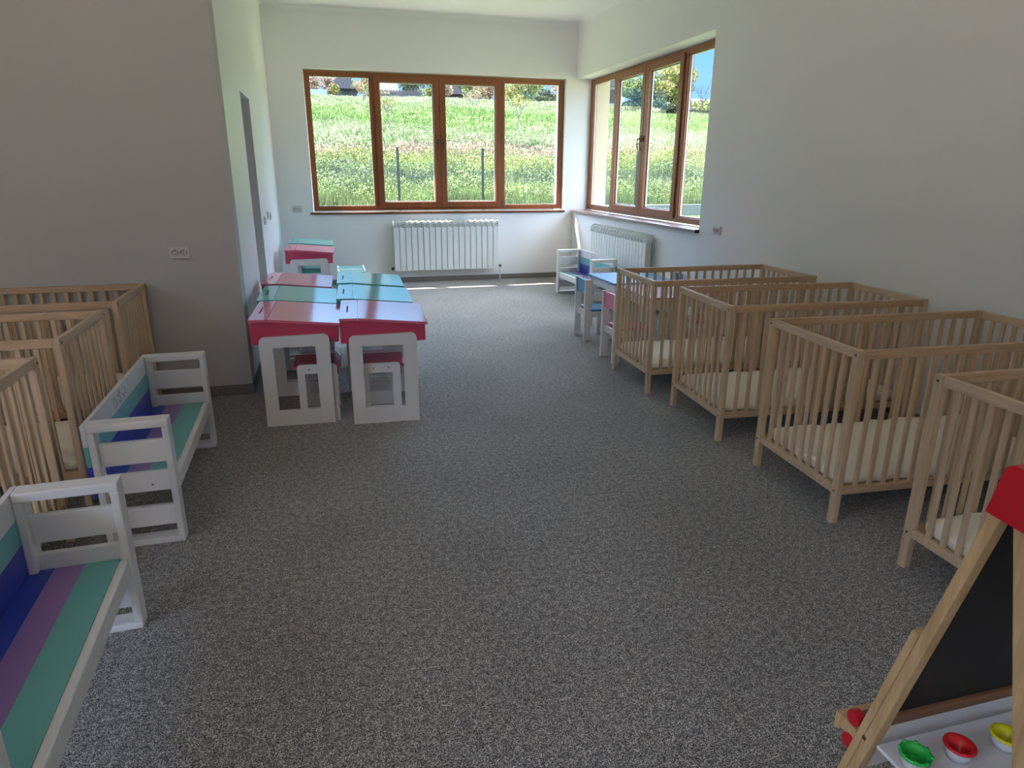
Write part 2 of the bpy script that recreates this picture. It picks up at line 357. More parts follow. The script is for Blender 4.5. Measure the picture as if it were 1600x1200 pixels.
# left alcove wall with a doorway opening, and the hall behind it
bm = bmesh.new(); a, b = 6.059, 6.769
bm_box(bm, (XL - 0.2, YC + 0.2, 0), (XL, a, ZC)); bm_box(bm, (XL - 0.2, b, 0), (XL, YB, ZC)); bm_box(bm, (XL - 0.2, a, 2.079), (XL, b, ZC))
struct('wall_left', mesh('wall_left', bm, MWS))
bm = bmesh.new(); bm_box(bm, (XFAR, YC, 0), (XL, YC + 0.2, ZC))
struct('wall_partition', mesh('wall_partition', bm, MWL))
bm = bmesh.new(); bm_box(bm, (-2.3, YC + 0.2, 0), (-2.1, YB, ZC)); bm_box(bm, (-2.1, YB - 0.2, 0), (XL - 0.2, YB, ZC))
struct('wall_hall', mesh('wall_hall', bm, MW))
bm = bmesh.new(); LY0, LY1, LZ0, LZ1 = -2.9, 0.6, 0.8, 2.95
bm_box(bm, (XFAR - 0.2, YREAR, 0), (XFAR, LY0, ZC)); bm_box(bm, (XFAR - 0.2, LY1, 0), (XFAR, YC + 0.2, ZC))
bm_box(bm, (XFAR - 0.2, LY0, 0), (XFAR, LY1, LZ0)); bm_box(bm, (XFAR - 0.2, LY0, LZ1), (XFAR, LY1, ZC))
struct('wall_far_left', mesh('wall_far_left', bm, MW))
bm = bmesh.new(); RX0, RX1, RZ0, RZ1 = 0.1, 0.9, 0.95, 2.25
bm_box(bm, (XFAR, YREAR - 0.2, 0), (RX0, YREAR, ZC)); bm_box(bm, (RX1, YREAR - 0.2, 0), (XR, YREAR, ZC))
bm_box(bm, (RX0, YREAR - 0.2, 0), (RX1, YREAR, RZ0)); bm_box(bm, (RX0, YREAR - 0.2, RZ1), (RX1, YREAR, ZC))
struct('wall_rear', mesh('wall_rear', bm, MW))
# skirting of carpet strip
for nm, lo, hi in (('baseboard_back', (XL, YB - 0.012, 0), (XR, YB, 0.07)), ('baseboard_right', (XR - 0.012, YREAR, 0), (XR, YB, 0.07)),
                   ('baseboard_partition', (XFAR, YC - 0.012, 0), (XL + 0.012, YC, 0.07)), ('baseboard_left', (XL, YC, 0), (XL + 0.012, a, 0.07)),
                   ('baseboard_left', (XL, b, 0), (XL + 0.012, YB, 0.07))):
    struct(nm, boxm(nm, lo, hi, MBASE, 0.002))
# thin coved cornice
def cove(nm, lo, hi, ax, s):
    bm = bmesh.new(); r = 0.045
    pts = [(0, 0), (0, -r)] + [(r - r * math.cos(t), -r + r * math.sin(t)) for t in [math.pi / 2 * k / 6 for k in range(1, 6)]] + [(r, 0)]
    if ax == 0: bm_prism(bm, [(YB - u, ZC + v) for u, v in pts], 0, lo, hi)
    else: bm_prism(bm, [((XR - u) if s > 0 else (XL + u), ZC + v) for u, v in pts], 1, lo, hi)
    struct(nm, mesh(nm, bm, MCEIL))
cove('trim_1', XL, XR, 0, 1); cove('trim_2', YREAR, YB, 1, 1); cove('trim_3', YC, YB, 1, -1)
# house outside: eaves all round
bm = bmesh.new(); bm_box(bm, (-5.1, YB + 0.43, 3.05), (XR + 1.05, YB + 0.98, 3.6)); bm_box(bm, (XR + 0.488, YREAR, 3.05), (XR + 1.05, YB + 0.43, 3.6))
struct('trim_4', mesh('eaves', bm, MROOF))
bm = bmesh.new(); bm_box(bm, (-5.1, YREAR - 1, ZC + 0.22), (XR + 1.05, YB + 0.98, ZC + 0.45))
struct('trim_5', mesh('roof_deck', bm, MROOF))
bm = bmesh.new(); bm_box(bm, (XR + 0.488, YB - 0.0, 0), (XR + 0.494, YB + 0.436, 3.05)); bm_box(bm, (XR + 0.1, YB + 0.43, 0), (XR + 0.494, YB + 0.436, 3.05))
bm_box(bm, (XR + 0.275, YB - 0.02, WZB), (XR + 0.49, YB + 0.0, ZT))
struct('trim_6', mesh('facade_render', bm, MCREAM))

# ------------------------------------------------------------------ windows (local: u along the wall, v depth outwards, z up)
def frame_ring(bm, u0, u1, z0, z1, wd, v0, v1):
    bm_box(bm, (u0, v0, z0), (u0 + wd, v1, z1)); bm_box(bm, (u1 - wd, v0, z0), (u1, v1, z1))
    bm_box(bm, (u0 + wd, v0, z0), (u1 - wd, v1, z0 + wd)); bm_box(bm, (u0 + wd, v0, z1 - wd), (u1 - wd, v1, z1))

def window(name, loc, rz, W, z0, z1, cuts, handle_out):
    """cuts: three u positions of the mullions; outer bays fixed, inner two are opening sashes"""
    root = bpy.data.objects.new(name, None); COL.objects.link(root); root['kind'] = 'structure'
    root.location = loc; root.rotation_euler = (0, 0, rz)
    fw = 0.058
    bm = bmesh.new(); frame_ring(bm, 0, W, z0, z1, fw, 0.0, 0.07)
    for c in (cuts[0], cuts[2]): bm_box(bm, (c - 0.035, 0.0, z0 + fw), (c + 0.035, 0.07, z1 - fw))
    link('frame', mesh('frame', bm, MFRAME, 0.004), root)
    bm = bmesh.new()
    for a, b in ((fw, cuts[0] - 0.035), (cuts[2] + 0.035, W - fw)): frame_ring(bm, a - 0.001, b + 0.001, z0 + fw - 0.001, z1 - fw + 0.001, 0.012, 0.014, 0.03)
    link('glazing_bead', mesh('glazing_bead', bm, MFRAME, 0.002), root)
    def pane(a, b, c, d, v, par):
        p = link('glass_pane', boxm('pane', (a, v, c), (b, v + 0.004, d), MGLASS), par)
        bm = bmesh.new(); frame_ring(bm, a, b, c, d, 0.010, v + 0.006, v + 0.022)
        link('spacer', mesh('spacer', bm, MSPACER), par)
        bm = bmesh.new(); frame_ring(bm, a - 0.001, b + 0.001, c - 0.001, d + 0.001, 0.004, v - 0.004, v)
        link('seal', mesh('seal', bm, MSEAL), par)
    bm = bmesh.new()
    bm_box(bm, (cuts[1] - 0.0028, -0.012, z0 + 0.04), (cuts[1] + 0.0028, 0.045, z1 - 0.035))
    for c in (cuts[0] + 0.009, cuts[2] - 0.009): bm_box(bm, (c - 0.0025, -0.004, z0 + 0.04), (c + 0.0025, 0.002, z1 - 0.035))
    link('gasket', mesh('gasket', bm, MSEAL), root)
    pane(fw, cuts[0] - 0.035, z0 + fw, z1 - fw, 0.035, root); pane(cuts[2] + 0.035, W - fw, z0 + fw, z1 - fw, 0.035, root)
    for k, (a, b) in enumerate(((cuts[0] + 0.012, cuts[1] - 0.003), (cuts[1] + 0.003, cuts[2] - 0.012))):
        za, zb = z0 + 0.035, z1 - 0.030
        bm = bmesh.new(); sw = 0.078
        frame_ring(bm, a, b, za, zb, sw, -0.018, 0.05)
        s = link('sash', mesh('sash', bm, MFRAME, 0.006), root)
        pane(a + sw, b - sw, za + sw, zb - sw, 0.022, s)
        hx = (b - 0.030) if k == 0 else (a + 0.030); hz = (z0 + z1) / 2 + 0.03
        bm = bmesh.new(); bm_box(bm, (hx - 0.014, -0.026, hz - 0.035), (hx + 0.014, -0.017, hz + 0.035))
        bm_tube(bm, [(hx, -0.022, hz), (hx, -0.05, hz + 0.002), (hx, -0.064, hz - 0.012), (hx, -0.066, hz - 0.05), (hx, -0.060, hz - 0.10), (hx, -0.052, hz - 0.125)], 0.0085, 10)
        link('handle', mesh('handle', bm, MHANDLE, 0.0, True), s)
        hu = a - 0.006 if k == 0 else b + 0.006
        bm = bmesh.new()
        for hz_ in (za + 0.05, zb - 0.05): bm_cyl(bm, (hu, -0.012, hz_ - 0.035), (hu, -0.012, hz_ + 0.035), 0.008, seg=10)
        link('hinge', mesh('hinge', bm, MHANDLE), s)
    return root
w1 = window('window_1', (WXL + 0.004, YB + 0.10, 0), 0, WXR - WXL - 0.008, 0.968, 2.682, (0.842, 1.705, 2.562), True)
w2 = window('window_2', (XR + 0.2186, YB - 0.002, 0), -math.pi / 2, YB - YW - 0.004, 0.968, 2.682, (0.855, 1.745, 2.625), True)
bm = bmesh.new(); bm_box(bm, (WXL - 0.045, YB - 0.022, 0.930), (WXR + 0.015, YB + 0.001, 0.956)); bm_box(bm, (WXL + 0.002, YB, 0.930), (WXR - 0.002, YB + 0.105, 0.956))
s = struct('trim_7', mesh('window_sill', bm, MSILL1, 0.003), None, 'brown wooden sill under the long back window')
bm = bmesh.new(); bm_box(bm, (XR - 0.045, YW - 0.005, 0.932), (XR + 0.001, YB - 0.03, 0.958)); bm_box(bm, (XR, YW + 0.003, 0.932), (XR + 0.222, YB - 0.005, 0.958))
s = struct('trim_8', mesh('window_sill', bm, MSILL2, 0.003), None, 'taupe stone-look sill under the right-hand window')
bm = bmesh.new(); bm_box(bm, (XR - 0.047, YW - 0.009, 0.930), (XR - 0.0, YW - 0.004, 0.961)); link('end_cap', mesh('end_cap', bm, MBLACK), s)
bm = bmesh.new(); bm_box(bm, (XR - 0.047, YB - 0.031, 0.930), (XR - 0.0, YB - 0.026, 0.961)); link('end_cap', mesh('end_cap', bm, MSOCK), s)
# unseen rear window behind the viewer, added for fill light, plain frame
bm = bmesh.new()
for k in range(5): u = RX0 + k * 0.185; bm_box(bm, (u, YREAR - 0.12, RZ0), (u + 0.06, YREAR - 0.06, RZ1))
bm_box(bm, (RX0, YREAR - 0.12, RZ0), (RX1, YREAR - 0.06, RZ0 + 0.06)); bm_box(bm, (RX0, YREAR - 0.12, RZ1 - 0.06), (RX1, YREAR - 0.06, RZ1))
struct('window_added_rear', mesh('added_rear_frame', bm, MFRAME))
bm = bmesh.new()  # unseen left window, added to brighten the near end of the room
for k in range(5): u = LY0 + k * 0.86; bm_box(bm, (XFAR - 0.12, u, LZ0), (XFAR - 0.06, u + 0.06, LZ1))
bm_box(bm, (XFAR - 0.12, LY0, LZ0), (XFAR - 0.06, LY1, LZ0 + 0.06)); bm_box(bm, (XFAR - 0.12, LY0, LZ1 - 0.06), (XFAR - 0.06, LY1, LZ1))
struct('window_added_left', mesh('added_left_frame', bm, MFRAME))
bm = bmesh.new(); bm_box(bm, (-40, -30, -0.25), (XFAR - 0.3, 9.8, -0.1)); struct('ground', mesh('side_yard', bm, simple('side_yard_gravel', (0.42, 0.36, 0.28), 0.9)))

# ------------------------------------------------------------------ cots
CL, CW, CH = 1.244, 0.66, 0.795
leg_me = boxm('cot_leg', (-0.015, -0.019, 0), (0.015, 0.019, CH), MBEECH, 0.004)
slat_s = boxm('cot_slat_short', (-0.006, -0.011, 0.165), (0.006, 0.011, CH - 0.035), MBEECH, 0.003)
slat_l = boxm('cot_slat_long', (-0.011, -0.006, 0.165), (0.011, 0.006, CH - 0.035), MBEECH, 0.003)
rs_top = boxm('cot_rail_top_short', (-0.011, -CW / 2 + 0.038, CH - 0.041), (0.011, CW / 2 - 0.038, CH - 0.001), woodmat('beech_rail_short', (0.50, 0.35, 0.22), (0.68, 0.50, 0.34), 'Y', 0.42, 16), 0.005)
rs_bot = boxm('cot_rail_bottom_short', (-0.011, -CW / 2 + 0.038, 0.138), (0.011, CW / 2 - 0.038, 0.174), MBEECH, 0.004)
rl_top = boxm('cot_rail_top_long', (-CL / 2 + 0.030, -0.010, CH - 0.041), (CL / 2 - 0.030, 0.010, CH - 0.001), MBEECHX, 0.005)
rl_bot = boxm('cot_rail_bottom_long', (-CL / 2 + 0.030, -0.010, 0.138), (CL / 2 - 0.030, 0.010, 0.174), MBEECHX, 0.004)
bm = bmesh.new()
bm_box(bm, (-CL / 2 + 0.03, -CW / 2 + 0.03, 0.160), (CL / 2 - 0.03, CW / 2 - 0.03, 0.168))
for k in range(5): bm_box(bm, (-0.52 + k * 0.25, -CW / 2 + 0.03, 0.145), (-0.46 + k * 0.25, CW / 2 - 0.03, 0.160))
base_me = mesh('cot_base', bm, MPLY)
bm = bmesh.new()
for z in (0.156, CH - 0.022): bm_cyl(bm, (-0.0155, 0, z), (-0.0175, 0, z), 0.0055, seg=12)
screw_me = mesh('cot_screws', bm, MSCREW)

def make_cot(label, group):
    t = thing('baby_cot', label, 'cot', group=group)
    hx, hy = CL / 2 - 0.015, CW / 2 - 0.019
    for i in (-1, 1):
        for j in (-1, 1):
            l = link('leg', leg_me, t, (i * hx, j * hy, 0))
            link('screw', screw_me, l, (0, 0, 0), (0, 0, 0 if i < 0 else math.pi))
    for i in (-1, 1):
        link('top_rail', rs_top, t, (i * hx, 0, 0)); link('bottom_rail', rs_bot, t, (i * hx, 0, 0))
        for k in range(8): link('slat', slat_s, t, (i * hx, -CW / 2 + 0.038 + (k + 1) * (CW - 0.076) / 9, 0))
        link('top_rail', rl_top, t, (0, i * (hy + 0.004), 0)); link('bottom_rail', rl_bot, t, (0, i * (hy + 0.004), 0))
        for k in range(16): link('slat', slat_l, t, (-CL / 2 + 0.03 + (k + 1) * (CL - 0.06) / 17, i * (hy + 0.004), 0))
    link('base_board', base_me, t)
    return t

def mattress_mesh():
    bm = bmesh.new(); nx, ny = 60, 30; lx, ly, h = 1.165, 0.575, 0.072
    top = {}; bot = {}
    for i in range(nx + 1):
        for j in range(ny + 1):
            u = i / nx * 2 - 1; v = j / ny * 2 - 1
            ed = max(abs(u) ** 14, abs(v) ** 9)
            wv = 0.004 * math.sin(u * 19 + 2 * v) * abs(v) ** 3 + 0.003 * math.sin(v * 9) * math.sin(u * 6) + 0.003 * math.sin(u * 31) * abs(v) ** 6
            x = u * lx / 2 * (1 - 0.02 * abs(v) ** 10); y = v * ly / 2 * (1 - 0.03 * abs(u) ** 14) + 0.004 * math.sin(u * 27) * v
            top[i, j] = bm.verts.new((x, y, h + wv - 0.026 * ed)); bot[i, j] = bm.verts.new((x * 0.995, y * 0.99, 0.0))
    mid = {}
    per = [(i, 0) for i in range(nx)] + [(nx, j) for j in range(ny)] + [(i, ny) for i in range(nx, 0, -1)] + [(0, j) for j in range(ny, 0, -1)]
    for (i, j) in per:
        p = top[i, j].co; mid[i, j] = (bm.verts.new((p.x * 1.008, p.y * 1.02, 0.036)), bm.verts.new((p.x * 1.006, p.y * 1.015, 0.012)))
    for i in range(nx):
        for j in range(ny):
            bm.faces.new((top[i, j], top[i + 1, j], top[i + 1, j + 1], top[i, j + 1])); bm.faces.new((bot[i, j], bot[i, j + 1], bot[i + 1, j + 1], bot[i + 1, j]))
    n = len(per)
    for k in range(n):
        a, b = per[k], per[(k + 1) % n]
        bm.faces.new((top[a], mid[a][0], mid[b][0], top[b])); bm.faces.new((mid[a][0], mid[a][1], mid[b][1], mid[b][0])); bm.faces.new((mid[a][1], bot[a], bot[b], mid[b][1]))
    return mesh('mattress', bm, MMATT, 0, True)
MAT_ME = mattress_mesh()

COTS = [  # corner nearest the aisle and the viewer, turn, side, label of the cot, label of its mattress
 (2.0741, 4.0593, -0.0348, 1, 'slatted beech cot by the right wall, farthest from the viewer, beside the pink table', 'cream mattress in the farthest cot of the right row, next to the pink table'),
 (2.0887, 3.1655, -0.0675, 1, 'slatted beech cot on the right, second nearest to the pink table', 'cream mattress in the right-hand cot second nearest to the pink table'),
 (2.0649, 2.1887, -0.0644, 1, 'slatted beech cot on the right, directly behind the one next to the easel', 'cream mattress in the right-hand cot just behind the nearest one, wrinkled edge'),
 (2.0786, 1.1970, -0.03, 1, 'slatted beech cot at the right edge, nearest the viewer, partly behind the easel', 'cream mattress in the nearest right-hand cot, partly behind the easel'),
 (-1.1496, 4.0963, 0.0076, -1, 'slatted beech cot on the left standing against the shaded partition wall', 'cream mattress in the left cot against the partition wall'),
 (-1.1441, 3.2024, 0.0041, -1, 'slatted beech cot, middle of the left row, behind the centre of the striped bench', 'cream mattress in the middle cot of the left row'),
 (-1.1232, 2.2471, 0.0, -1, 'slatted beech cot at the left edge, nearest the viewer of the left row', 'cream mattress in the nearest cot of the left row')]
cot0 = None
for (cx_, cy_, t_, side, lab, mlab) in COTS:
    av = Vector((-math.sin(t_), math.cos(t_), 0)); bv = Vector((math.cos(t_), math.sin(t_), 0)) * side
    c = Vector((cx_, cy_, 0)) + av * CW / 2 + bv * CL / 2
    g = 'cots along the right wall' if side > 0 else 'cots on the left behind the benches'
    rz = t_ + (0 if side > 0 else math.pi)
    if cot0 is None: cot0 = make_cot(lab, g); o = cot0; o.location = c; o.rotation_euler = (0, 0, rz)
    else: o = dup(cot0, c, rz, lab, g)
    m = link('cot_mattress', MAT_ME, None, (c.x, c.y, 0.1685), (0, 0, t_ + (0.006 if side > 0 else -0.01)))
    tag(m, mlab, 'mattress', 'mattresses in the ' + ('right-hand' if side > 0 else 'left-hand') + ' cots')

# ------------------------------------------------------------------ striped benches (front towards +x)
BL = 1.11
def scribble(bm, y0, z0, s):
    S = [[(3.18, .522), (3.168, .514), (3.167, .499), (3.179, .479), (3.188, .471), (3.201, .479), (3.216, .492), (3.225, .501)], [(3.184, .519), (3.187, .507), (3.178, .502)],
         [(3.267, .533), (3.271, .523), (3.252, .516), (3.24, .514), (3.25, .505), (3.268, .502), (3.279, .515), (3.29, .515)],
         [(3.243, .478), (3.255, .472), (3.271, .473), (3.266, .481), (3.247, .484)], [(3.277, .473), (3.288, .478), (3.28, .495)],
         [(3.356, .524), (3.369, .51), (3.37, .494), (3.354, .486), (3.324, .49), (3.312, .505)], [(3.315, .493), (3.336, .483), (3.35, .475), (3.332, .476)]]
    for st in S:
        P = [Vector((-0.1352, (y - 3.31) * s + y0, z + z0)) for y, z in st]
        Q = []
        for i in range(len(P) - 1):
            p0 = P[max(i - 1, 0)]; p1 = P[i]; p2 = P[i + 1]; p3 = P[min(i + 2, len(P) - 1)]
            for k in range(5):
                t = k / 5; Q.append(0.5 * ((2 * p1) + (-p0 + p2) * t + (2 * p0 - 5 * p1 + 4 * p2 - p3) * t * t + (-p0 + 3 * p1 - 3 * p2 + p3) * t ** 3))
        Q.append(P[-1]); bm_tube(bm, Q, 0.0014, 5)

def make_bench(label):
    t = thing('striped_bench', label, 'bench', group='white benches with painted stripes')
    x0, x1 = -0.135, 0.155; h = 0.545; wd = 0.068
    for s in (-1, 1):
        ya, yb = (-BL / 2, -BL / 2 + wd) if s < 0 else (BL / 2 - wd, BL / 2)
        bm = bmesh.new()
        bm_box(bm, (x0, ya, h - 0.032), (x1, yb, h)); bm_box(bm, (x0, ya, 0), (x1, yb, 0.026))
        bm_box(bm, (x1 - 0.026, ya, 0.026), (x1, yb, h - 0.032)); bm_box(bm, (x0, ya, 0.026), (x0 + 0.026, yb, h - 0.032))
        arm = link('end_frame', mesh('bench_end_frame', bm, MWHITE, 0.005), t)
        m0 = (ya + yb) / 2
        for (za, zb, nm) in ((0.358, 0.455, 'arm_board'), (0.232, 0.318, 'seat_board'), (0.075, 0.165, 'lower_board')):
            bm = bmesh.new(); bm_box(bm, (x0 + 0.026, m0 - 0.011, za), (x1 - 0.026, m0 + 0.011, zb)); link(nm, mesh(nm, bm, MWHITE, 0.003), arm)
        bm = bmesh.new()
        for dx in (-0.05, 0.06): bm_cyl(bm, (dx, m0 + s * 0.0105, 0.262), (dx, m0 + s * 0.0125, 0.262), 0.004, seg=10)
        link('screw', mesh('bench_screws', bm, MSCREW), arm)
    link('seat', boxm('bench_seat', (x0, -BL / 2 + wd * 0.5 + 0.013, 0.246), (x1 - 0.036, BL / 2 - wd * 0.5 - 0.013, 0.265), MBSEAT, 0.0015), t)
    bm = bmesh.new(); bm_box(bm, (x1 - 0.035, -BL / 2 + wd, 0.200), (x1 - 0.008, BL / 2 - wd, 0.270)); link('front_rail', mesh('bench_front_rail', bm, MWHITE, 0.009, seg=3), t)
    bm = bmesh.new(); bm_box(bm, (x0 - 0.018, -BL / 2, 0.235), (x0, BL / 2, h)); b = link('backrest', mesh('bench_back', bm, MBBACK, 0.002), t)
    bm = bmesh.new(); scribble(bm, 0.0, 0.0, 1.0); link('painted_lettering', mesh('lettering', bm, MINK), b)['label'] = 'faded purple handwritten scrawl'
    return t
b0 = make_bench('white bench with blue, lilac and teal stripes, middle left, scrawl on its backrest')
b0.location = (-0.838, 3.312, 0); b0.rotation_euler = (0, 0, math.radians(1.3))
dup(b0, (-0.835, 1.690, 0), math.radians(2.7), 'white bench with blue, lilac and teal stripes, cut off at the lower left corner')
dup(b0, (2.965, 7.61, 0), math.pi + math.radians(2.0), 'small-looking white striped bench far away in front of the right-hand radiator')

# ------------------------------------------------------------------ school desks (long side along y)
def rrect(x0, x1, z0, z1, r, slope=0.0):
    P = [(x0, z0), (x1, z0)]
    for k in range(7):
        t = math.pi / 2 * k / 6; P.append((x1 - r + r * math.cos(t), z1 + slope - r + r * math.sin(t)))
    for k in range(7):
        t = math.pi / 2 * k / 6; P.append((x0 + r - r * math.sin(t), z1 - r + r * math.cos(t)))
    return P

def panel_mesh(name, x0, x1, z1, r, cx0, cx1, cz0, cz1, th, slope, mat):
    """flat end panel with rounded top corners and a rectangular hole; built in x-z, thickness along y"""
    bm = bmesh.new(); out = rrect(x0, x1, 0, z1, r, slope); n = len(out)
    inn = [(cx0, cz0), (cx1, cz0), (cx1, cz1), (cx0, cz1)]
    ring = {}
    for y in (0.0, th):
        ring[y] = ([bm.verts.new((a, y, b)) for a, b in out], [bm.verts.new((a, y, b)) for a, b in inn])
    for y in (0.0, th):
        o, i = ring[y]
        tr = list(range(2, 9)); tl = list(range(9, 16))
        F = [[o[0], o[1], i[1], i[0]], [o[1]] + [o[k] for k in tr] + [i[2], i[1]], [o[tr[-1]], o[tl[0]], i[3], i[2]], [o[k] for k in tl] + [o[0], i[0], i[3]]]
        for f in F: bm.faces.new(f)
    o0, i0 = ring[0.0]; o1, i1 = ring[th]
    for k in range(n): bm.faces.new((o0[k], o0[(k + 1) % n], o1[(k + 1) % n], o1[k]))
    for k in range(4): bm.faces.new((i0[k], i0[(k + 1) % 4], i1[(k + 1) % 4], i1[k]))
    bmesh.ops.triangulate(bm, faces=[f for f in bm.faces if len(f.verts) > 4])
    return mesh(name, bm, mat, 0.0)

DD = 0.302    # half length of a desk
desk_panel = panel_mesh('desk_end_panel', -0.205, 0.195, 0.556, 0.035, -0.128, 0.112, 0.097, 0.490, 0.018, 0.006, MWHITE)
bm = bmesh.new(); bm_box(bm, (-0.022, 0, 0.0), (0.0, 0, 0.0)); bm.free()
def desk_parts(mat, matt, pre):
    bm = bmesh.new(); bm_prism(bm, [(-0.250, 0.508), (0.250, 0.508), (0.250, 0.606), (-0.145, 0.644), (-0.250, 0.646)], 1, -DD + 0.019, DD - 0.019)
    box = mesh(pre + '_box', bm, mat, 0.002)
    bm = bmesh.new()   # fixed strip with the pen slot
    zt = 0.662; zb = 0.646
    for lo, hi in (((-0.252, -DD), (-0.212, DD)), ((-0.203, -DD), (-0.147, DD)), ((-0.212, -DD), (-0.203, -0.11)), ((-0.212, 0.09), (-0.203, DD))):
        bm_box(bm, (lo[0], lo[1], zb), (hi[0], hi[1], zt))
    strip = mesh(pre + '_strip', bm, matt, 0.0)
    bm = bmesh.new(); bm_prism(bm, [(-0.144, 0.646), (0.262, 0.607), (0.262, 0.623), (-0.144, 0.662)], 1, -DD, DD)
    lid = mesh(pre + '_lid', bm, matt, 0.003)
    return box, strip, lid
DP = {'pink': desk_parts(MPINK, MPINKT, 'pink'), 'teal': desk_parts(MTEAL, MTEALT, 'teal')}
slot_me = boxm('pen_slot', (-0.2118, -0.11, 0.6463), (-0.2032, 0.09, 0.652), simple('slot_shade_wood', (0.10, 0.05, 0.05), 0.8))
def make_desk(col):
    t = thing('school_desk', '', 'desk', group='small lidded desks on the left')
    box, strip, lid = DP[col]
    link('desk_box', box, t); s = link('pen_strip', strip, t); link('pen_slot', slot_me, s); link('lid', lid, t)
    link('end_panel', desk_panel, t, (0, -DD, 0)); link('end_panel', desk_panel, t, (0, DD - 0.018, 0))
    return t
proto = {}
DESKS = [(-0.222, 4.350, -1.8, 'pink', 'pink-lidded white desk nearest the viewer, left one of the front pair beside the wall'),
         (0.292, 4.262, -2.6, 'pink', 'pink-lidded white desk nearest the viewer, right one of the front pair, beside the open carpet'),
         (-0.232, 4.995, -1.0, 'teal', 'teal-lidded white desk in the left column, between two pink ones'),
         (0.288, 4.920, -2.6, 'teal', 'teal-lidded white desk in the right column, second from the viewer, behind the front pink desk'),
         (-0.252, 5.690, -2.0, 'pink', 'pink-lidded white desk, third from the viewer in the left column'),
         (0.302, 5.605, -2.0, 'teal', 'teal-lidded white desk at the far end of the right column'),
         (-0.205, 8.030, -1.5, 'pink', 'pink desk standing apart near the far left corner, in front of the last teal desk'),
         (-0.205, 8.790, -0.5, 'teal', 'teal desk farthest from the viewer, against the back wall in the left corner')]
for (x, y, rdeg, col, lab) in DESKS:
    if col not in proto: proto[col] = make_desk(col); o = proto[col]
    else: o = dup(proto[col])
    o.location = (x, y, 0); o.rotation_euler = (0, 0, math.radians(rdeg)); o['label'] = lab

SD = 0.16
stool_panel = panel_mesh('stool_end_panel', -0.117, 0.117, 0.368, 0.022, -0.073, 0.070, 0.092, 0.310, 0.017, 0.0, MWHITE)
def stool_parts(mat, pre):
    s = boxm(pre + '_seat', (-0.142, -SD + 0.017, 0.340), (0.142, SD - 0.017, 0.355), mat, 0.004)
    bm = bmesh.new(); bm_box(bm, (-0.122, -SD + 0.017, 0.292), (-0.108, SD - 0.017, 0.340)); bm_box(bm, (0.108, -SD + 0.017, 0.292), (0.122, SD - 0.017, 0.340))
    return s, mesh(pre + '_apron', bm, mat, 0.002)
SP = {'pink': stool_parts(MPINK, 'pinks'), 'teal': stool_parts(MTEAL, 'teals')}
bm = bmesh.new()
for dx in (-0.045, 0.045): bm_cyl(bm, (dx, -0.0015, 0.338), (dx, 0.001, 0.338), 0.0045, seg=10)
screw2 = mesh('stool_screws', bm, MSCREW)
def make_stool(col):
    t = thing('desk_stool', '', 'stool', group='low stools tucked under the desks')
    link('seat', SP[col][0], t); link('apron', SP[col][1], t)
    p = link('end_panel', stool_panel, t, (0, -SD, 0)); link('screw', screw2, p)
    p = link('end_panel', stool_panel, t, (0, SD - 0.017, 0)); link('screw', screw2, p, (0, 0.017, 0))
    return t
sproto = {}
STOOLS = [(-0.118, 4.235, -1.5, 'pink', 'pink stool tucked under the nearest left desk, its side panel showing through the cutout'),
          (0.262, 4.170, -2.5, 'pink', 'pink stool tucked under the nearest right desk, beside the open carpet'),
          (-0.130, 4.880, -1, 'teal', 'teal stool tucked under the teal desk of the left column'),
          (0.262, 4.830, -2, 'teal', 'teal stool under the second desk of the right column'),
          (-0.140, 5.600, -2, 'pink', 'pink stool under the third desk of the left column'),
          (0.280, 5.520, -2, 'teal', 'teal stool under the last desk of the right column'),
          (-0.200, 8.640, 90, 'teal', 'teal stool seen through the cutout of the far pink desk, under the last teal desk'),
          (0.245, 8.480, 90, 'teal', 'teal-seated stool standing free on the carpet right of the far pink desk, farther of two'),
          (0.243, 8.195, 90, 'teal', 'teal-seated stool standing free right of the far pink desk, nearer of two')]
for (x, y, rdeg, col, lab) in STOOLS:
    if col not in sproto: sproto[col] = make_stool(col); o = sproto[col]
    else: o = dup(sproto[col])
    o.location = (x, y, 0); o.rotation_euler = (0, 0, math.radians(rdeg)); o['label'] = lab

# ------------------------------------------------------------------ little tables and chairs (right)
def make_chair(mat, pre):
    t = thing('child_chair', '', 'chair', group='small painted wooden chairs')
    for s in (-1, 1):
        y = s * 0.121
        link('back_post', boxm('post', (-0.14, y - 0.015, 0), (-0.078, y + 0.015, 0.56), MWHITE, 0.004), t)
        link('leg', boxm('leg', (0.085, y - 0.015, 0), (0.135, y + 0.015, 0.268), MWHITE, 0.004), t)
    link('seat', boxm(pre + '_seat', (-0.077, -0.134, 0.270), (0.145, 0.134, 0.288), mat, 0.004), t)
    link('backrest', boxm(pre + '_back', (-0.128, -0.105, 0.425), (-0.102, 0.105, 0.553), mat, 0.004), t)
    bm = bmesh.new()
    for s in (-1, 1): bm_box(bm, (-0.077, s * 0.121 - 0.009, 0.215), (0.085, s * 0.121 + 0.009, 0.269))
    for x in (-0.118, 0.10): bm_box(bm, (x, -0.105, 0.215), (x + 0.018, 0.105, 0.269))
    link('seat_frame', mesh(pre + '_frame', bm, MWHITE, 0.002), t)
    return t
c1 = make_chair(MBLUE, 'blue'); c1.location = (2.345, 5.765, 0); c1['label'] = 'blue child chair with grey legs, on the aisle side of the blue table'
c2 = make_chair(MHOTP, 'pinkc'); c2.location = (2.290, 4.975, 0); c2['label'] = 'pink child chair with grey legs, aisle side of the pink table, behind the first cot'
dup(c1, (3.140, 5.805, 0), math.pi - 0.1, 'blue child chair on the wall side of the blue table')
dup(c2, (3.060, 5.080, 0), math.pi + 0.28, 'pink child chair on the wall side of the pink table, seen through the cot slats')

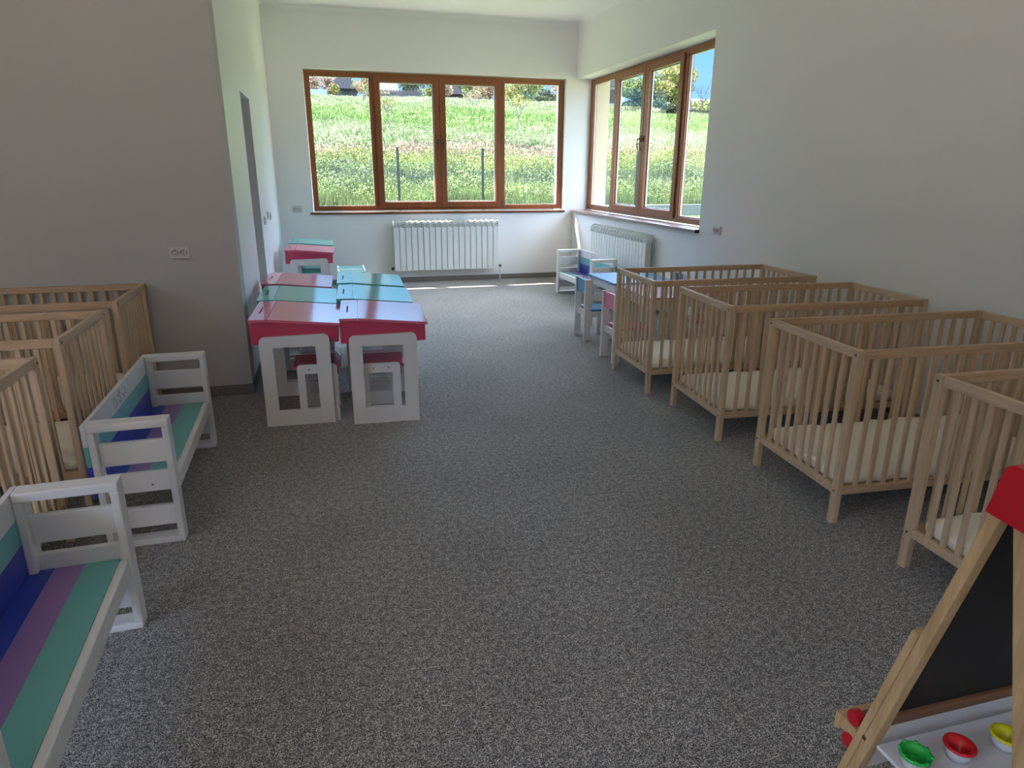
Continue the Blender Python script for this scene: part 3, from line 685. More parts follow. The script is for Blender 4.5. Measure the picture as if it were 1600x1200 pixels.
def make_table(label, mat_top, x0, x1, y0, y1):
    cx, cy2 = (x0 + x1) / 2, (y0 + y1) / 2; hx, hy = (x1 - x0) / 2, (y1 - y0) / 2
    t = thing('play_table', label, 'table', (cx, cy2, 0))
    link('tabletop', boxm('tabletop', (-hx, -hy, 0.498), (hx, hy, 0.516), mat_top, 0.003), t)
    bm = bmesh.new(); i = 0.035
    bm_box(bm, (-hx + i, -hy + i, 0.42), (hx - i, -hy + i + 0.02, 0.498)); bm_box(bm, (-hx + i, hy - i - 0.02, 0.42), (hx - i, hy - i, 0.498))
    bm_box(bm, (-hx + i, -hy + i + 0.02, 0.42), (-hx + i + 0.02, hy - i - 0.02, 0.498)); bm_box(bm, (hx - i - 0.02, -hy + i + 0.02, 0.42), (hx - i, hy - i - 0.02, 0.498))
    link('apron', mesh('table_apron', bm, MWHITE, 0.002), t)
    for a in (-1, 1):
        for b in (-1, 1):
            xx = a * (hx - 0.030); yy = b * (hy - 0.030)
            link('leg', boxm('table_leg', (xx - 0.024, yy - 0.024, 0), (xx + 0.024, yy + 0.024, 0.4975), MWHITE, 0.004), t)
make_table('low table with a glossy sky-blue top between two blue chairs', MBLUE, 2.487, 3.125, 5.645, 6.300)
make_table('low table with a glossy pink top behind the first cot on the right', MROSE, 2.465, 3.115, 4.895, 5.555)

# ------------------------------------------------------------------ radiators (local: along x, front at -y)
def rad_section(pitch, z0, z1):
    bm = bmesh.new(); w2_ = pitch / 2 - 0.0042; ft = 0.092
    bm_box(bm, (-w2_, 0.0, z0), (w2_, 0.010, z1 - ft))                                   # front face
    # curved head with three slanted louvres
    P = [(0.0, z1 - ft), (0.004, z1 - ft * 0.55), (0.014, z1 - ft * 0.22), (0.03, z1 - 0.006), (0.05, z1), (0.085, z1), (0.085, z1 - ft)]
    bm_prism(bm, [(a + 0.034, b - 0.008) for a, b in P[:-2]] + [(0.07, z1 - 0.006), (0.07, z1 - ft)], 0, -w2_ * 0.80, w2_ * 0.80)
    for s in (-1, 1): bm_prism(bm, [(a, b) for a, b in P], 0, s * w2_, s * w2_ * 0.80)
    for k in range(3):
        zz = z1 - ft * (0.90 - 0.29 * k); r = Matrix.Rotation(math.radians(-24), 3, 'Y')
        bm_box(bm, (-w2_ * 0.9, 0.001 + 0.004 * k, zz), (w2_ * 0.9, 0.024 + 0.010 * k, zz + 0.009), r, (0, 0, zz))
    bm_box(bm, (-0.006, 0.010, z0 + 0.02), (0.006, 0.085, z1 - ft)); bm_box(bm, (-w2_ * 0.80, 0.06, z0 + 0.01), (w2_ * 0.80, 0.07, z1 - ft))
    bm_cyl(bm, (-pitch / 2, 0.045, z0 + 0.035), (pitch / 2, 0.045, z0 + 0.035), 0.018, seg=12); bm_cyl(bm, (-pitch / 2, 0.045, z1 - 0.045), (pitch / 2, 0.045, z1 - 0.045), 0.018, seg=12)
    return mesh('radiator_section', bm, MRAD, 0.0015)
def make_radiator(label, loc, rz, n, pitch, z0, z1):
    t = thing('radiator', label, 'radiator', loc, rz, 'white sectional radiators')
    me = rad_section(pitch, z0, z1); L_ = n * pitch
    for k in range(n): link('section', me, t, ((k + 0.5) * pitch - L_ / 2, 0, 0))
    for s in (-1, 1):
        bm = bmesh.new(); x = s * (L_ / 2); zb = z0 + 0.035
        bm_cyl(bm, (x, 0.045, zb), (x + s * 0.03, 0.045, zb), 0.010, seg=12)
        bm_cyl(bm, (x + s * 0.028, 0.045, zb - 0.012), (x + s * 0.028, 0.02, zb - 0.0), 0.016, seg=14)
        v = link('valve', mesh('valve', bm, MBLACK), t); v['label'] = 'small dark valve'
        bm = bmesh.new(); bm_tube(bm, [(x + s * 0.028, 0.045, zb), (x + s * 0.03, 0.045, zb - 0.05), (x + s * 0.03, 0.06, 0.04), (x + s * 0.03, 0.06, 0.0)], 0.008, 8)
        link('pipe', mesh('pipe', bm, MRAD, 0, True), v)
        bm = bmesh.new(); bm_cyl(bm, (x, 0.045, z1 - 0.045), (x + s * 0.012, 0.045, z1 - 0.045), 0.019, seg=16); link('plug', mesh('plug', bm, MRAD), t)
        bm = bmesh.new(); bm_box(bm, (x * 0.7 - 0.01, 0.07, z1 - 0.12), (x * 0.7 + 0.01, 0.116, z1 - 0.09)); link('bracket', mesh('bracket', bm, MRAD), t)
    return t
make_radiator('white sectional radiator on the back wall below the wide window', (1.586, 9.300, 0), 0.0, 18, 0.0812, 0.173, 0.846)
make_radiator('white sectional radiator on the right wall below the side window', (3.322, 7.575, 0), -math.pi / 2, 20, 0.0825, 0.170, 0.838)

# ------------------------------------------------------------------ sockets and switches
def make_socket(label, loc, rz, W=0.122, H=0.078):
    t = thing('wall_socket', label, 'socket', loc, rz, 'double wall sockets')
    bm = bmesh.new(); bm_box(bm, (-W / 2, -0.012, -H / 2), (W / 2, 0, H / 2)); link('cover_plate', mesh('plate', bm, MSOCK, 0.004), t)
    for s in (-1, 1):
        bm = bmesh.new()
        bm_lathe(bm, [(0.0, 0.001), (0.0175, 0.001), (0.0195, 0.006), (0.0215, 0.006), (0.0215, 0.0)], (s * 0.026, -0.012, 0), 24, Matrix.Rotation(math.pi / 2, 3, 'X'))
        k = link('outlet', mesh('outlet', bm, MSOCK, 0, True), t)
        bm = bmesh.new()
        for d in (-0.009, 0.009): bm_cyl(bm, (s * 0.026, -0.0128, d), (s * 0.026, -0.0145, d), 0.0032, seg=10)
        for d in (-1, 1): bm_box(bm, (s * 0.026 + d * 0.017 - 0.002, -0.017, -0.004), (s * 0.026 + d * 0.017 + 0.002, -0.012, 0.004))
        link('pin_hole', mesh('pin_hole', bm, MSOCKD), k)
make_socket('white double socket on the shaded partition wall, above the left cots', (-0.926, YC, 0.981), 0)
make_socket('white double socket on the back wall, left of the wide window', (-0.358, YB, 1.004), 0, 0.12, 0.085)
make_socket('white double socket on the right wall beside the end of the side window sill', (XR, 5.56, 0.980), -math.pi / 2, 0.13, 0.078)
for k, (y, z, lab) in enumerate(((7.07, 1.020, 'small white wall plate on the left wall, nearest the doorway'), (7.47, 1.045, 'small white wall plate on the left wall, middle of the three'), (7.80, 1.015, 'small white wall plate on the left wall, nearest the back corner'))):
    t = thing('wall_switch', lab, 'switch', (XL, y, z), math.pi / 2, 'wall plates on the left wall')
    link('cover_plate', boxm('sw_plate', (-0.04, -0.010, -0.04), (0.04, 0, 0.04), MSOCK, 0.003), t)
    link('rocker', boxm('rocker', (-0.024, -0.016, -0.026), (0.024, -0.009, 0.026), MSOCK, 0.002), t)

# ------------------------------------------------------------------ easel with chalkboard (hinge along x)
EX, EY, EZ, EWD, SL = 0.975, 0.700, 1.045, 0.56, 0.238
def rot_leg(s): return Matrix.Rotation(math.atan(SL) * s, 3, 'X')
t = thing('easel', 'wooden double-sided easel at the lower right corner with red cap and chalkboard', 'easel', (EX, EY, 0))
LEN = EZ / math.cos(math.atan(SL))
def legbox(x0, x1, d0, d1, l0, l1, s, bm):
    """box in the frame plane: l runs down the leg from the hinge, d is outward depth; s=+1 far frame, -1 near frame"""
    vs_ = bm_box(bm, (x0, min(s * d0, s * d1), -l1), (x1, max(s * d0, s * d1), -l0))
    R = rot_leg(s)
    for v in vs_: v.co = R @ v.co + Vector((0, 0, EZ))
for s, nm in ((1, 'far'), (-1, 'near')):
    for x in (0.0, EWD - 0.03):
        bm = bmesh.new(); d0, d1, wx = (-0.018, 0.003, 0.024) if s > 0 else (0.006, 0.028, 0.030)
        legbox(x, x + wx, d0, d1, 0.015, LEN - 0.006, s, bm); link('leg', mesh('easel_leg', bm, MPINE, 0.003), t)
for x in (-0.001, EWD - 0.031):   # battens doubling the lower legs of the far frame
    bm = bmesh.new(); legbox(x, x + 0.025, 0.0032, 0.019, 0.36, LEN - 0.01, 1, bm); link('batten', mesh('easel_batten', bm, MPINE, 0.002), t)
bm = bmesh.new(); legbox(0.024, EWD - 0.03, -0.010, -0.002, 0.03, 0.575, 1, bm); link('chalkboard', mesh('chalkboard', bm, MCHALK), t)
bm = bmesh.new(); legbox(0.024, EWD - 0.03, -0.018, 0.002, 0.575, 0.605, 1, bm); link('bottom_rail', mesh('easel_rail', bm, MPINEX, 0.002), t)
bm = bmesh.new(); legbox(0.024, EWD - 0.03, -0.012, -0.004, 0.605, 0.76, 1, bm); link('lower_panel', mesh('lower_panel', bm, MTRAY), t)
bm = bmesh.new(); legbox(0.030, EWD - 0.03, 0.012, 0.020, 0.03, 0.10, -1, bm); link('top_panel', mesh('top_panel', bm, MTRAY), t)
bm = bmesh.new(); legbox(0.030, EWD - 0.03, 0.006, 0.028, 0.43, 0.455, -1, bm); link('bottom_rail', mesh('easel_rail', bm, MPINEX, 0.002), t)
for x in (-0.006, EWD - 0.058):   # red plastic caps straddling the hinge
    bm = bmesh.new()
    pr = [(-0.066, EZ - 0.068), (0.020, EZ - 0.062), (0.004, EZ + 0.020), (-0.006, EZ + 0.028), (-0.040, EZ + 0.028), (-0.048, EZ + 0.020)]
    bm_prism(bm, pr, 0, x, x + 0.064); link('hinge_cap', mesh('hinge_cap', bm, MRED, 0.005, seg=3), t)
bm = bmesh.new(); zt_ = 0.392
bm_box(bm, (0.010, -0.152, zt_), (EWD - 0.032, 0.132, zt_ + 0.008)); link('paint_shelf', mesh('paint_shelf', bm, MTRAY, 0.002), t)
bm = bmesh.new(); bm_box(bm, (0.004, 0.180, 0.362), (0.022, 0.222, 0.392)); bm_box(bm, (EWD - 0.022, 0.180, 0.362), (EWD - 0.004, 0.222, 0.392)); bm_box(bm, (0.004, 0.222, 0.352), (EWD - 0.004, 0.238, 0.390))
link('chalk_tray', mesh('chalk_tray', bm, MPINE, 0.002), t)
bm = bmesh.new(); bm_cyl(bm, (0.002, 0.192, 0.412), (0.022, 0.192, 0.412), 0.017, seg=18); link('knob', mesh('knob', bm, MRED, 0.003), t)
bm = bmesh.new(); bm_cyl(bm, (0.0, 0.192, 0.352), (0.020, 0.192, 0.352), 0.018, seg=18); link('knob', mesh('knob', bm, MRED, 0.003), t)
bm = bmesh.new(); legbox(-0.002, 0.002, -0.004, 0.004, 0.66, 0.668, 1, bm); link('screw', mesh('easel_screw', bm, MSCREW), t)

def paint_cup(loc, mat, label, open_):
    t = thing('paint_cup', label, 'cup', loc, 0, 'plastic paint cups on the easel shelf', rot=(0, 0, 0))
    bm = bmesh.new(); bm_lathe(bm, [(0.0, 0.0), (0.020, 0.0), (0.0225, 0.010), (0.0245, 0.026)], seg=30); link('cup_base', mesh('cup_base', bm, MCLEAR, 0, True), t)
    bm = bmesh.new()
    if open_: prof = [(0.0, 0.022), (0.010, 0.019), (0.017, 0.020), (0.022, 0.028), (0.0265, 0.031), (0.0290, 0.030), (0.0285, 0.024), (0.0255, 0.023)]
    else: prof = [(0.004, 0.010), (0.008, 0.013), (0.012, 0.020), (0.018, 0.027), (0.0235, 0.0315), (0.0285, 0.031), (0.0295, 0.027), (0.0255, 0.023)]
    bm_lathe(bm, prof, seg=36)
    if open_:
        for k in range(8):
            a_ = k * math.pi / 4; c_, s_ = math.cos(a_), math.sin(a_)
            bm_box(bm, (0.0245, -0.003, 0.029), (0.0300, 0.003, 0.0335), Matrix.Rotation(a_, 3, 'Z'), (0, 0, 0))
        for k in range(3): bm_lathe(bm, [(0.0165 - 0.004 * k, 0.0215), (0.0172 - 0.004 * k, 0.0228), (0.018 - 0.004 * k, 0.0215)], seg=24)
    link('lid', mesh('cup_lid', bm, mat, 0, True), t)
zc = zt_ + 0.0085
paint_cup((1.016, 0.774, zc), MCG, 'green plastic paint cup on the easel shelf', True)
paint_cup((1.116, 0.768, zc), MCR, 'red plastic paint cup on the easel shelf, between the green and the yellow', False)
paint_cup((1.2285, 0.764, zc), MCY, 'yellow plastic paint cup on the easel shelf', False)

# ------------------------------------------------------------------ outdoors
def ground_z(x, y):
    P = [(9.8, 0.05), (12, 0.15), (15.3, 0.42), (15.9, 0.45), (16.2, 0.72), (18, 1.02), (20, 1.36), (22.5, 1.80), (25, 2.08), (27, 2.22), (40, 3.85), (60, 6.5), (80, 9.0), (92, 9.7), (130, 10.5)]
    return np.interp(y, [p[0] for p in P], [p[1] for p in P]) + 0.10 * np.sin(x * 0.35 + y * 0.2) * np.clip((y - 17) / 10, 0, 1)
MGROUND = meadow('meadow_ground', 0.85, 0.0)
xs = np.arange(-30, 90.1, 1.0); ys = np.concatenate([np.arange(9.9, 27, 0.4), np.arange(27, 131, 1.5)])
bm = bmesh.new(); V = [[bm.verts.new((x, y, float(ground_z(x, y)))) for x in xs] for y in ys]
for j in range(len(ys) - 1):
    for i in range(len(xs) - 1): bm.faces.new((V[j][i], V[j][i + 1], V[j + 1][i + 1], V[j + 1][i]))
g = struct('ground', mesh('ground', bm, MGROUND, 0, True)); g['label'] = 'grassy ground rising behind the house'
bm = bmesh.new(); bm_box(bm, (-30, YREAR - 40, -0.4), (60, YREAR - 0.4, -0.2)); struct('ground', mesh('bounce_ground', bm, simple('bounce_paving', (0.55, 0.49, 0.42), 0.9)))  # unseen pale ground, added to bounce warm light in from behind
bm = bmesh.new(); bm_box(bm, (XR + 0.6, YREAR - 0.4, -0.4), (60, 9.9, 0.03))
struct('ground', mesh('yard', bm, vegmat('yard_grass', [(0.12, 0.2, 0.04), (0.2, 0.26, 0.07)], 0.6, False)))

def blades(name, n, area, hgt, wid, mat, label, cat, patch=None, lean=0.35):
    (xa, xb), (ya, yb) = area
    # denser near, uniform in view wedge
    t = RNG.random(n * 3); y = ya + (yb - ya) * t ** 1.3; x = xa + (xb - xa) * RNG.random(n * 3)
    keep = (x > y * math.tan(math.radians(-6)) - 1.5) & (x < y * math.tan(math.radians(34)) + 1.5)
    if patch is not None: keep &= patch(x, y)
    x = x[keep][:n]; y = y[keep][:n]; n = len(x)
    z = ground_z(x, y); sc = (0.55 + 0.9 * RNG.random(n)); 
    hh = hgt * sc * (0.8 + 0.4 * np.sin(x * 1.7 + 3) * np.sin(y * 1.3)); ww = wid * (0.6 + 0.8 * RNG.random(n)) * (0.5 + y / ya * 0.5)
    an = RNG.random(n) * math.pi; dx = np.cos(an) * ww / 2; dy = np.sin(an) * ww / 2
    lx = (RNG.random(n) - 0.5) * 2 * lean * hh; ly = (RNG.random(n) - 0.5) * 2 * lean * hh
    v = np.empty((n, 3, 3)); v[:, 0] = np.stack([x - dx, y - dy, z - 0.03], 1); v[:, 1] = np.stack([x + dx, y + dy, z - 0.03], 1); v[:, 2] = np.stack([x + lx, y + ly, z + hh], 1)
    me = bpy.data.meshes.new(name); me.vertices.add(3 * n); me.vertices.foreach_set('co', v.reshape(-1))
    me.loops.add(3 * n); me.loops.foreach_set('vertex_index', np.arange(3 * n, dtype=np.int32)); me.polygons.add(n)
    me.polygons.foreach_set('loop_start', np.arange(0, 3 * n, 3, dtype=np.int32)); me.update()
    at = me.attributes.new('rnd', 'FLOAT', 'FACE'); at.data.foreach_set('value', RNG.random(n).astype(np.float32)); me.materials.append(mat)
    return tag(link(name, me), label, cat, None, 'stuff')
VM1 = meadow('bank_weeds', 1.0, 0.45)
VM2 = meadow('meadow_grass', 1.0, 0.3)
VM3 = meadow('dry_grass', 1.05, 0.35)
VM4 = vegmat('lawn_grass', [(0.16, 0.32, 0.03), (0.26, 0.42, 0.05)], 0.6)
VM5 = meadow('weed_leaves', 1.1, 0.55)
VM6 = meadow('meadow_leaves', 1.12, 0.35)
blades('tall_weeds', 90000, ((-4, 20), (16.1, 26)), 0.30, 0.026, VM1, 'tall weeds and grass on the steep bank behind the wire fence', 'weeds')
blades('meadow_grass', 110000, ((-10, 62), (26, 84)), 0.22, 0.045, VM2, 'light green meadow grass on the slope above the bank', 'grass')
blades('dry_grass', 12000, ((-4, 22), (22.6, 26.5)), 0.22, 0.05, VM3, 'brownish dry grass along the top edge of the bank', 'grass')
blades('lawn_grass', 12000, ((-2, 14), (11.5, 15.2)), 0.10, 0.03, VM4, 'short bright grass strip in front of the wire fence', 'grass')
def scatter(name, n, area, top, size, mat, label, cat):
    (xa, xb), (ya, yb) = area
    y = ya + (yb - ya) * RNG.random(n * 4) ** 1.4; x = xa + (xb - xa) * RNG.random(n * 4)
    keep = (x > y * math.tan(math.radians(-6)) - 1.5) & (x < y * math.tan(math.radians(34)) + 1.5); x = x[keep][:n]; y = y[keep][:n]; n = len(x)
    clump = 0.5 + 0.5 * np.sin(x * 1.9 + 2 * np.sin(y * 0.7)) * np.sin(y * 1.4 + 1.3 * np.sin(x * 0.9))
    c = np.stack([x, y, ground_z(x, y) + top * (0.25 + 0.9 * clump) * RNG.random(n) ** 0.7], 1)
    a = RNG.normal(size=(n, 3)); a /= np.linalg.norm(a, axis=1)[:, None]; b = np.cross(a, RNG.normal(size=(n, 3))); b /= np.linalg.norm(b, axis=1)[:, None]
    s_ = (size * (0.5 + RNG.random(n)) * (0.4 + 0.6 * y / ya))[:, None]
    v = np.stack([c - a * s_, c - b * s_ * 0.55, c + a * s_, c + b * s_ * 0.55], 1)
    me = bpy.data.meshes.new(name); me.vertices.add(4 * n); me.vertices.foreach_set('co', v.reshape(-1)); me.loops.add(4 * n)
    me.loops.foreach_set('vertex_index', np.arange(4 * n, dtype=np.int32)); me.polygons.add(n); me.polygons.foreach_set('loop_start', np.arange(0, 4 * n, 4, dtype=np.int32)); me.update()
    at = me.attributes.new('rnd', 'FLOAT', 'FACE'); at.data.foreach_set('value', RNG.random(n).astype(np.float32)); me.materials.append(mat)
    return tag(link(name, me), label, cat, None, 'stuff')
scatter('weed_leaves', 60000, ((-4, 20), (16.2, 25.5)), 0.60, 0.024, VM5, 'yellow-green leafy undergrowth and bushes on the bank behind the fence', 'undergrowth')
scatter('meadow_flowers', 60000, ((-10, 62), (25.5, 84)), 0.24, 0.034, VM6, 'pale seed heads and herbs scattered over the meadow slope', 'herbs')
# low concrete kerb below the bank
k = link('concrete_kerb', boxm('kerb', (-8, 15.72, 0.30), (30, 15.9, 0.70), simple('concrete', (0.085, 0.10, 0.10), 0.9, var=0.2, vscale=3), 0.01))
tag(k, 'low grey concrete kerb at the foot of the bank, seen through the side window', 'kerb')

# wire fence
t = thing('wire_fence', 'grey wire mesh fence with slim posts in front of the bank', 'fence', (0, 15.0, 0))
for px in [1.545 + 1.83 * k for k in range(-2, 7)]:
    p = link('post', boxm('fence_post', (-0.025, -0.025, -0.1), (0.025, 0.025, 1.55), MPOST, 0.003), t, (px, 0, 0.40)); 
bm = bmesh.new()
for k in range(292): x = -2.1 + k * 0.05; bm_box(bm, (x - 0.0022, -0.0025, 0.42), (x + 0.0022, 0.0025, 1.85))
for z in (0.47, 0.85, 1.25, 1.62, 1.84): bm_box(bm, (-2.1, -0.002, z - 0.002), (12.5, 0.002, z + 0.002))
link('wire_mesh', mesh('wire_mesh', bm, MWIRE), t)

def leafcloud(name, blobs, n, size, mat, parent=None):
    """leaves as small tilted quads scattered in ellipsoids (x,y,z,rx,ry,rz)"""
    vol = np.array([b[3] * b[4] * b[5] for b in blobs]); idx = RNG.choice(len(blobs), n, p=vol / vol.sum()); B = np.array(blobs)[idx]
    d = RNG.normal(size=(n, 3)); d /= np.linalg.norm(d, axis=1)[:, None]; r = (0.45 + 0.55 * RNG.random(n)) ** 0.6
    c = B[:, :3] + d * r[:, None] * B[:, 3:6]
    a = RNG.normal(size=(n, 3)); a /= np.linalg.norm(a, axis=1)[:, None]; b = np.cross(a, RNG.normal(size=(n, 3))); b /= np.linalg.norm(b, axis=1)[:, None]
    s = size * (0.6 + 0.8 * RNG.random(n))[:, None]
    v = np.stack([c - a * s, c - b * s * 0.6, c + a * s, c + b * s * 0.6], 1)
    me = bpy.data.meshes.new(name); me.vertices.add(4 * n); me.vertices.foreach_set('co', v.reshape(-1)); me.loops.add(4 * n)
    me.loops.foreach_set('vertex_index', np.arange(4 * n, dtype=np.int32)); me.polygons.add(n); me.polygons.foreach_set('loop_start', np.arange(0, 4 * n, 4, dtype=np.int32)); me.update()
    at = me.attributes.new('rnd', 'FLOAT', 'FACE'); at.data.foreach_set('value', RNG.random(n).astype(np.float32)); me.materials.append(mat)
    return link(name, me, parent)
MBARK = simple('bark', (0.045, 0.035, 0.028), 0.9)
MBARKL = simple('bark_pale', (0.13, 0.12, 0.10), 0.9)
VL1 = vegmat('leaves_mid', [(0.05, 0.12, 0.025), (0.12, 0.22, 0.04), (0.22, 0.32, 0.07)], 0.8)
VL2 = vegmat('leaves_yellow', [(0.20, 0.28, 0.04), (0.32, 0.38, 0.07), (0.40, 0.42, 0.12)], 0.8)
VL3 = vegmat('leaves_dark', [(0.03, 0.07, 0.02), (0.07, 0.13, 0.04), (0.13, 0.19, 0.07)], 0.8)
VL4 = vegmat('blossom', [(0.28, 0.24, 0.12), (0.42, 0.34, 0.18), (0.5, 0.44, 0.28)], 0.8)

def branches(bm, base, h, spread, n, r0, seedv):
    rr = random.Random(seedv); base = Vector(base); top = base + Vector((rr.uniform(-.05, .05) * h, 0, h * 0.95))
    bm_cyl(bm, base - Vector((0, 0, .2)), base + (top - base) * 0.45, r0, r0 * 0.7, 8); tips = []
    for k in range(n):
        t0 = rr.uniform(0.28, 0.5); p = base + (top - base) * t0; a = rr.uniform(0, 6.28); q = p + Vector((math.cos(a) * spread * rr.uniform(.5, 1), math.sin(a) * spread * rr.uniform(.5, 1), h * rr.uniform(.25, .5)))
        bm_cyl(bm, p, q, r0 * 0.55, r0 * 0.2, 6); tips.append(q)
        for _ in range(3):
            a2 = rr.uniform(0, 6.28); s = p + (q - p) * rr.uniform(.4, .9); e2 = s + Vector((math.cos(a2) * spread * .4, math.sin(a2) * spread * .4, h * rr.uniform(.05, .25)))
            bm_cyl(bm, s, e2, r0 * 0.28, r0 * 0.12, 5); tips.append(e2)
    return tips
def tree(name, label, cat, x, y, h, rw, mat, n=2500, size=0.16, seedv=1, bark=MBARK, group=None, low=0.25, z=None):
    gz = float(ground_z(x, y)) if z is None else z
    t = thing(name, label, cat, (x, y, gz), 0, group); rr = random.Random(seedv)
    bm = bmesh.new(); branches(bm, (0, 0, 0), h, rw * 0.7, 6, 0.03 * h, seedv); link('trunk', mesh('trunk', bm, bark), t)
    bl = [(rr.uniform(-.5, .5) * rw, rr.uniform(-.5, .5) * rw, h * (low + (1 - low) * rr.uniform(.15, .85)), rw * rr.uniform(.35, .6), rw * rr.uniform(.35, .6), h * rr.uniform(.12, .24)) for _ in range(11)]
    leafcloud('crown', bl, n, size, mat, t); return t
def sapling(label, x, y, h, rw, seedv, leafy=60):
    t = thing('young_tree', label, 'tree', (x, y, float(ground_z(x, y))), 0, 'young fruit trees in the meadow')
    bm = bmesh.new(); tips = branches(bm, (0, 0, 0), h, rw, 7, 0.022 * h, seedv); link('trunk', mesh('trunk', bm, MBARKL), t)
    leafcloud('leaves', [(p.x, p.y, p.z, 0.2, 0.2, 0.2) for p in tips], leafy, 0.05 * h / 1.5, VL2, t)
sapling('young bare-branched tree in the meadow, seen through the second pane from the left', 3.39, 36, 1.75, 0.55, 3, 110)
sapling('small young tree high in the meadow, seen through the leftmost pane', 3.33, 55, 2.1, 0.9, 5, 240)
sapling('young tree in the meadow with pale branches, seen through the third pane', 10.6, 50, 1.9, 0.75, 8, 110)
sapling('young leafy tree in the meadow, seen through the rightmost pane', 10.58, 38, 1.9, 0.8, 12, 260)

# village edge on the crest (about 85 m away)
def building(name, label, x0, x1, y0, y1, zb, zw, zr, mw, mr, ridge='x'):
    t = thing(name, label, 'building', ((x0 + x1) / 2, (y0 + y1) / 2, zb)); hx, hy = (x1 - x0) / 2, (y1 - y0) / 2
    link('wall', boxm('bwall', (-hx, -hy, -0.6), (hx, hy, zw), mw), t)
    bm = bmesh.new(); o = 0.35
    if ridge == 'x': bm_prism(bm, [(-hy - o, zw - 0.1), (hy + o, zw - 0.1), (0, zr)], 0, -hx - o, hx + o)
    else: bm_prism(bm, [(-hx - o, zw - 0.1), (hx + o, zw - 0.1), (0, zr)], 1, -hy - o, hy + o)
    link('roof', mesh('roof', bm, mr), t)
    bm = bmesh.new(); bm_box(bm, (-0.4, -hy - 0.03, 0.1), (0.5, -hy, min(1.6, zw * 0.8))); link('door', mesh('bdoor', bm, MPOST), t)
Mslate = simple('slate_roof', (0.035, 0.034, 0.042), 0.8); Mbarn = simple('weathered_boards', (0.034, 0.032, 0.038), 0.9, var=0.3, vscale=3)
Mpaleroof = simple('pale_tile_roof', (0.12, 0.098, 0.088), 0.8); Mhouse = simple('house_wall', (0.26, 0.25, 0.22), 0.9)
building('barn', 'grey barn with a steep dark roof, at the top of the leftmost pane', 1.9, 4.5, 86, 91, 9.3, 1.2, 3.4, Mbarn, Mslate, 'y')
building('house', 'house with a pale tiled roof behind the board fence on the crest', 6.0, 9.4, 90, 94, 9.5, 1.1, 2.6, Mhouse, Mpaleroof)
building('shed', 'small grey shed among trees on the crest, seen through the third pane', 15.2, 17.4, 88, 91, 9.5, 1.0, 2.0, Mbarn, Mslate, 'y')
t = thing('board_fence', 'dark grey board fence on the crest, seen through the second pane from the left', 'fence', (9.2, 84.5, 9.25))
bm = bmesh.new()
for k in range(38): bm_box(bm, (-2.55 + k * 0.135, -0.02, 0), (-2.55 + k * 0.135 + 0.12, 0.02, 0.95 + 0.04 * ((k * 7) % 5)))
link('boards', mesh('boards', bm, Mbarn), t)
bm = bmesh.new(); bm_box(bm, (-2.6, 0.03, 0.25), (2.6, 0.08, 0.33)); bm_box(bm, (-2.6, 0.03, 0.7), (2.6, 0.08, 0.78)); link('rail', mesh('frail', bm, Mbarn), t)
t = thing('sheet_fence', 'pale blue sheet metal fence on the crest at the far left of the back window', 'fence', (-0.6, 85, 9.3))
bm = bmesh.new()
for k in range(26): bm_box(bm, (-2.4 + k * 0.16, -0.02 - 0.02 * (k % 2), 0), (-2.4 + (k + 1) * 0.16, 0.02 - 0.02 * (k % 2), 0.85))
link('sheets', mesh('sheets', bm, simple('blue_sheet', (0.14, 0.19, 0.25), 0.6)), t)
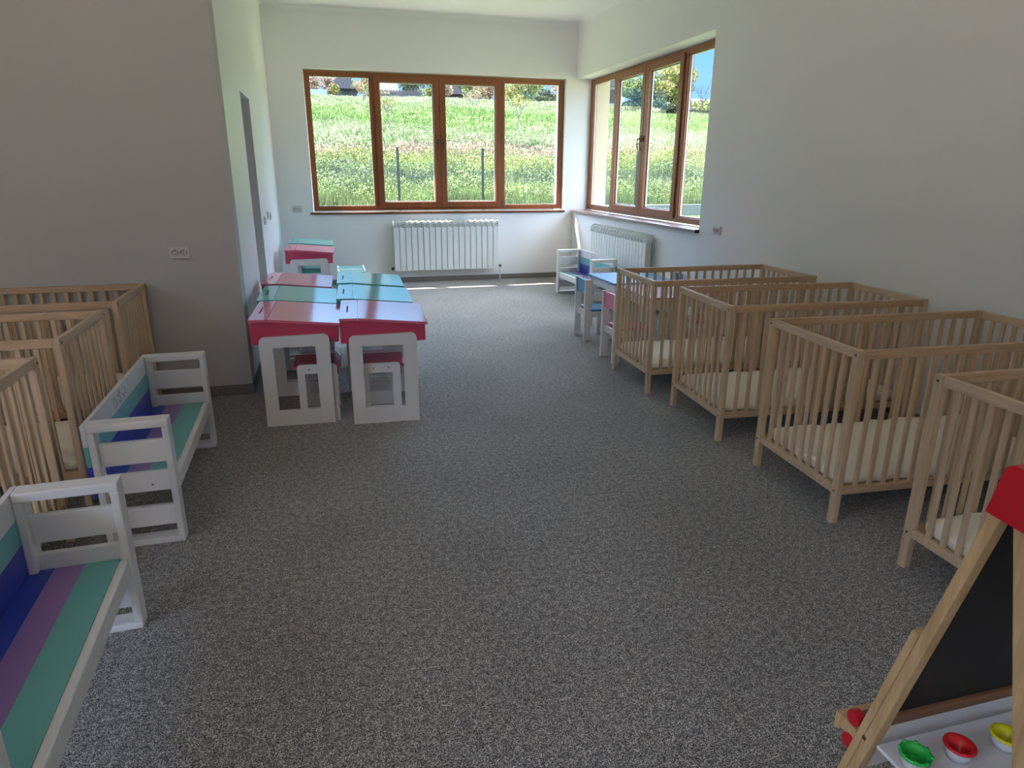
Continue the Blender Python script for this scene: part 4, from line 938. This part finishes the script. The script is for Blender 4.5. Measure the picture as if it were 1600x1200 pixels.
HT = [(1.4, 88, 2.7, 1.2, VL4, 'blossoming tree left of the dark barn'), (2.0, 84, 1.5, 0.5, VL2, 'narrow yellow-green bush in front of the dark barn'), (5.6, 84, 2.6, 1.6, VL4, 'pale blossoming tree right of the dark barn'),
      (11.6, 92, 3.0, 1.9, VL3, 'dark green tree behind the board fence'), (12.9, 85, 2.8, 1.3, VL2, 'yellow-green tree at the end of the board fence'), (14.6, 86, 2.8, 1.5, VL4, 'brownish tree left of the small shed'),
      (18.6, 87, 2.4, 1.7, VL4, 'brownish bush right of the small shed'), (20.8, 88, 3.0, 1.6, VL4, 'tawny tree at the right edge of the third pane'), (23.4, 84, 3.6, 2.2, VL2, 'broad yellow-green tree seen through the rightmost pane'),
      (26.0, 90, 4.2, 2.4, VL1, 'tall green tree seen through the rightmost pane'), (27.2, 85, 1.5, 1.8, VL3, 'low dark bush at the foot of the trees in the rightmost pane'), (29.8, 86, 3.4, 2.0, VL4, 'orange-tinted tree at the right end of the back window'),
      (-0.2, 92, 3.0, 1.0, VL4, 'thin pale tree behind the blue sheet fence'), (7.6, 96, 4.2, 2.0, VL2, 'yellow-green tree behind the pale-roofed house'), (17.6, 93, 4.0, 1.8, VL1, 'green tree behind the small shed'),
      (19.6, 95, 3.8, 2.0, VL2, 'light green tree between shed and tawny tree'), (22.0, 93, 4.4, 1.6, VL4, 'pale tree at the left edge of the rightmost pane'), (28.2, 95, 4.6, 2.2, VL2, 'tall light green tree behind the low dark bush')]
for k, (x, y, h, rw, m, lab) in enumerate(HT): tree('crest_tree', lab, 'tree', x, y, h, rw, m, 3200, 0.095, 20 + k, group='trees along the crest of the hill', low=0.06)
# seen through the side window
for k, (x, y, h, rw, m, n, lab) in enumerate([(27.6, 60, 2.9, 2.6, VL1, 4500, 'round green tree at the top of the meadow, left sash of the side window'), (31.2, 60, 4.0, 2.4, VL2, 5500, 'large bright green tree at the top of the meadow, right sash of the side window'),
      (24.4, 64, 2.6, 1.6, VL3, 2500, 'dark bushy tree at the left edge of the side window view'), (30.2, 58.5, 1.0, 1.2, VL3, 1200, 'low dark hedge plant under the large bright tree'), (36.8, 62, 1.5, 2.2, VL2, 1500, 'low yellow-green shrub under the blue sky in the last pane')]):
    tree('field_tree', lab, 'tree', x, y, h, rw, m, int(n * 1.6), 0.10, 50 + k, group='trees seen through the side window', low=0.06)
t = thing('bare_tree', 'leafless tree against the blue sky, seen in the last pane of the side window', 'tree', (34.3, 60, float(ground_z(34.3, 60))))
bm = bmesh.new(); branches(bm, (0, 0, 0), 3.2, 0.9, 10, 0.035, 77); link('trunk', mesh('trunk', bm, MBARK), t)
building('neighbour_house', 'pale house with a grey gable roof, seen at the left edge of the side window', 30.4, 33.2, 75, 80, 8.6, 1.9, 4.0, Mhouse, Mslate, 'y')
k = link('greenhouse', boxm('greenhouse', (33.6, 64, 7.2), (42, 66, 8.3), simple('greenhouse_film', (0.20, 0.23, 0.25), 0.5), 0.15)); tag(k, 'pale low greenhouse seen in the last pane of the side window', 'greenhouse')
bm = bmesh.new(); bm_tube(bm, [(20, 48, 11.6), (26, 44, 10.2), (31, 41, 9.2), (38, 37, 8.6)], 0.012, 6); tag(link('power_line', mesh('power_line', bm, MBLACK)), 'thin black cable crossing the blue sky in the last pane', 'cable')
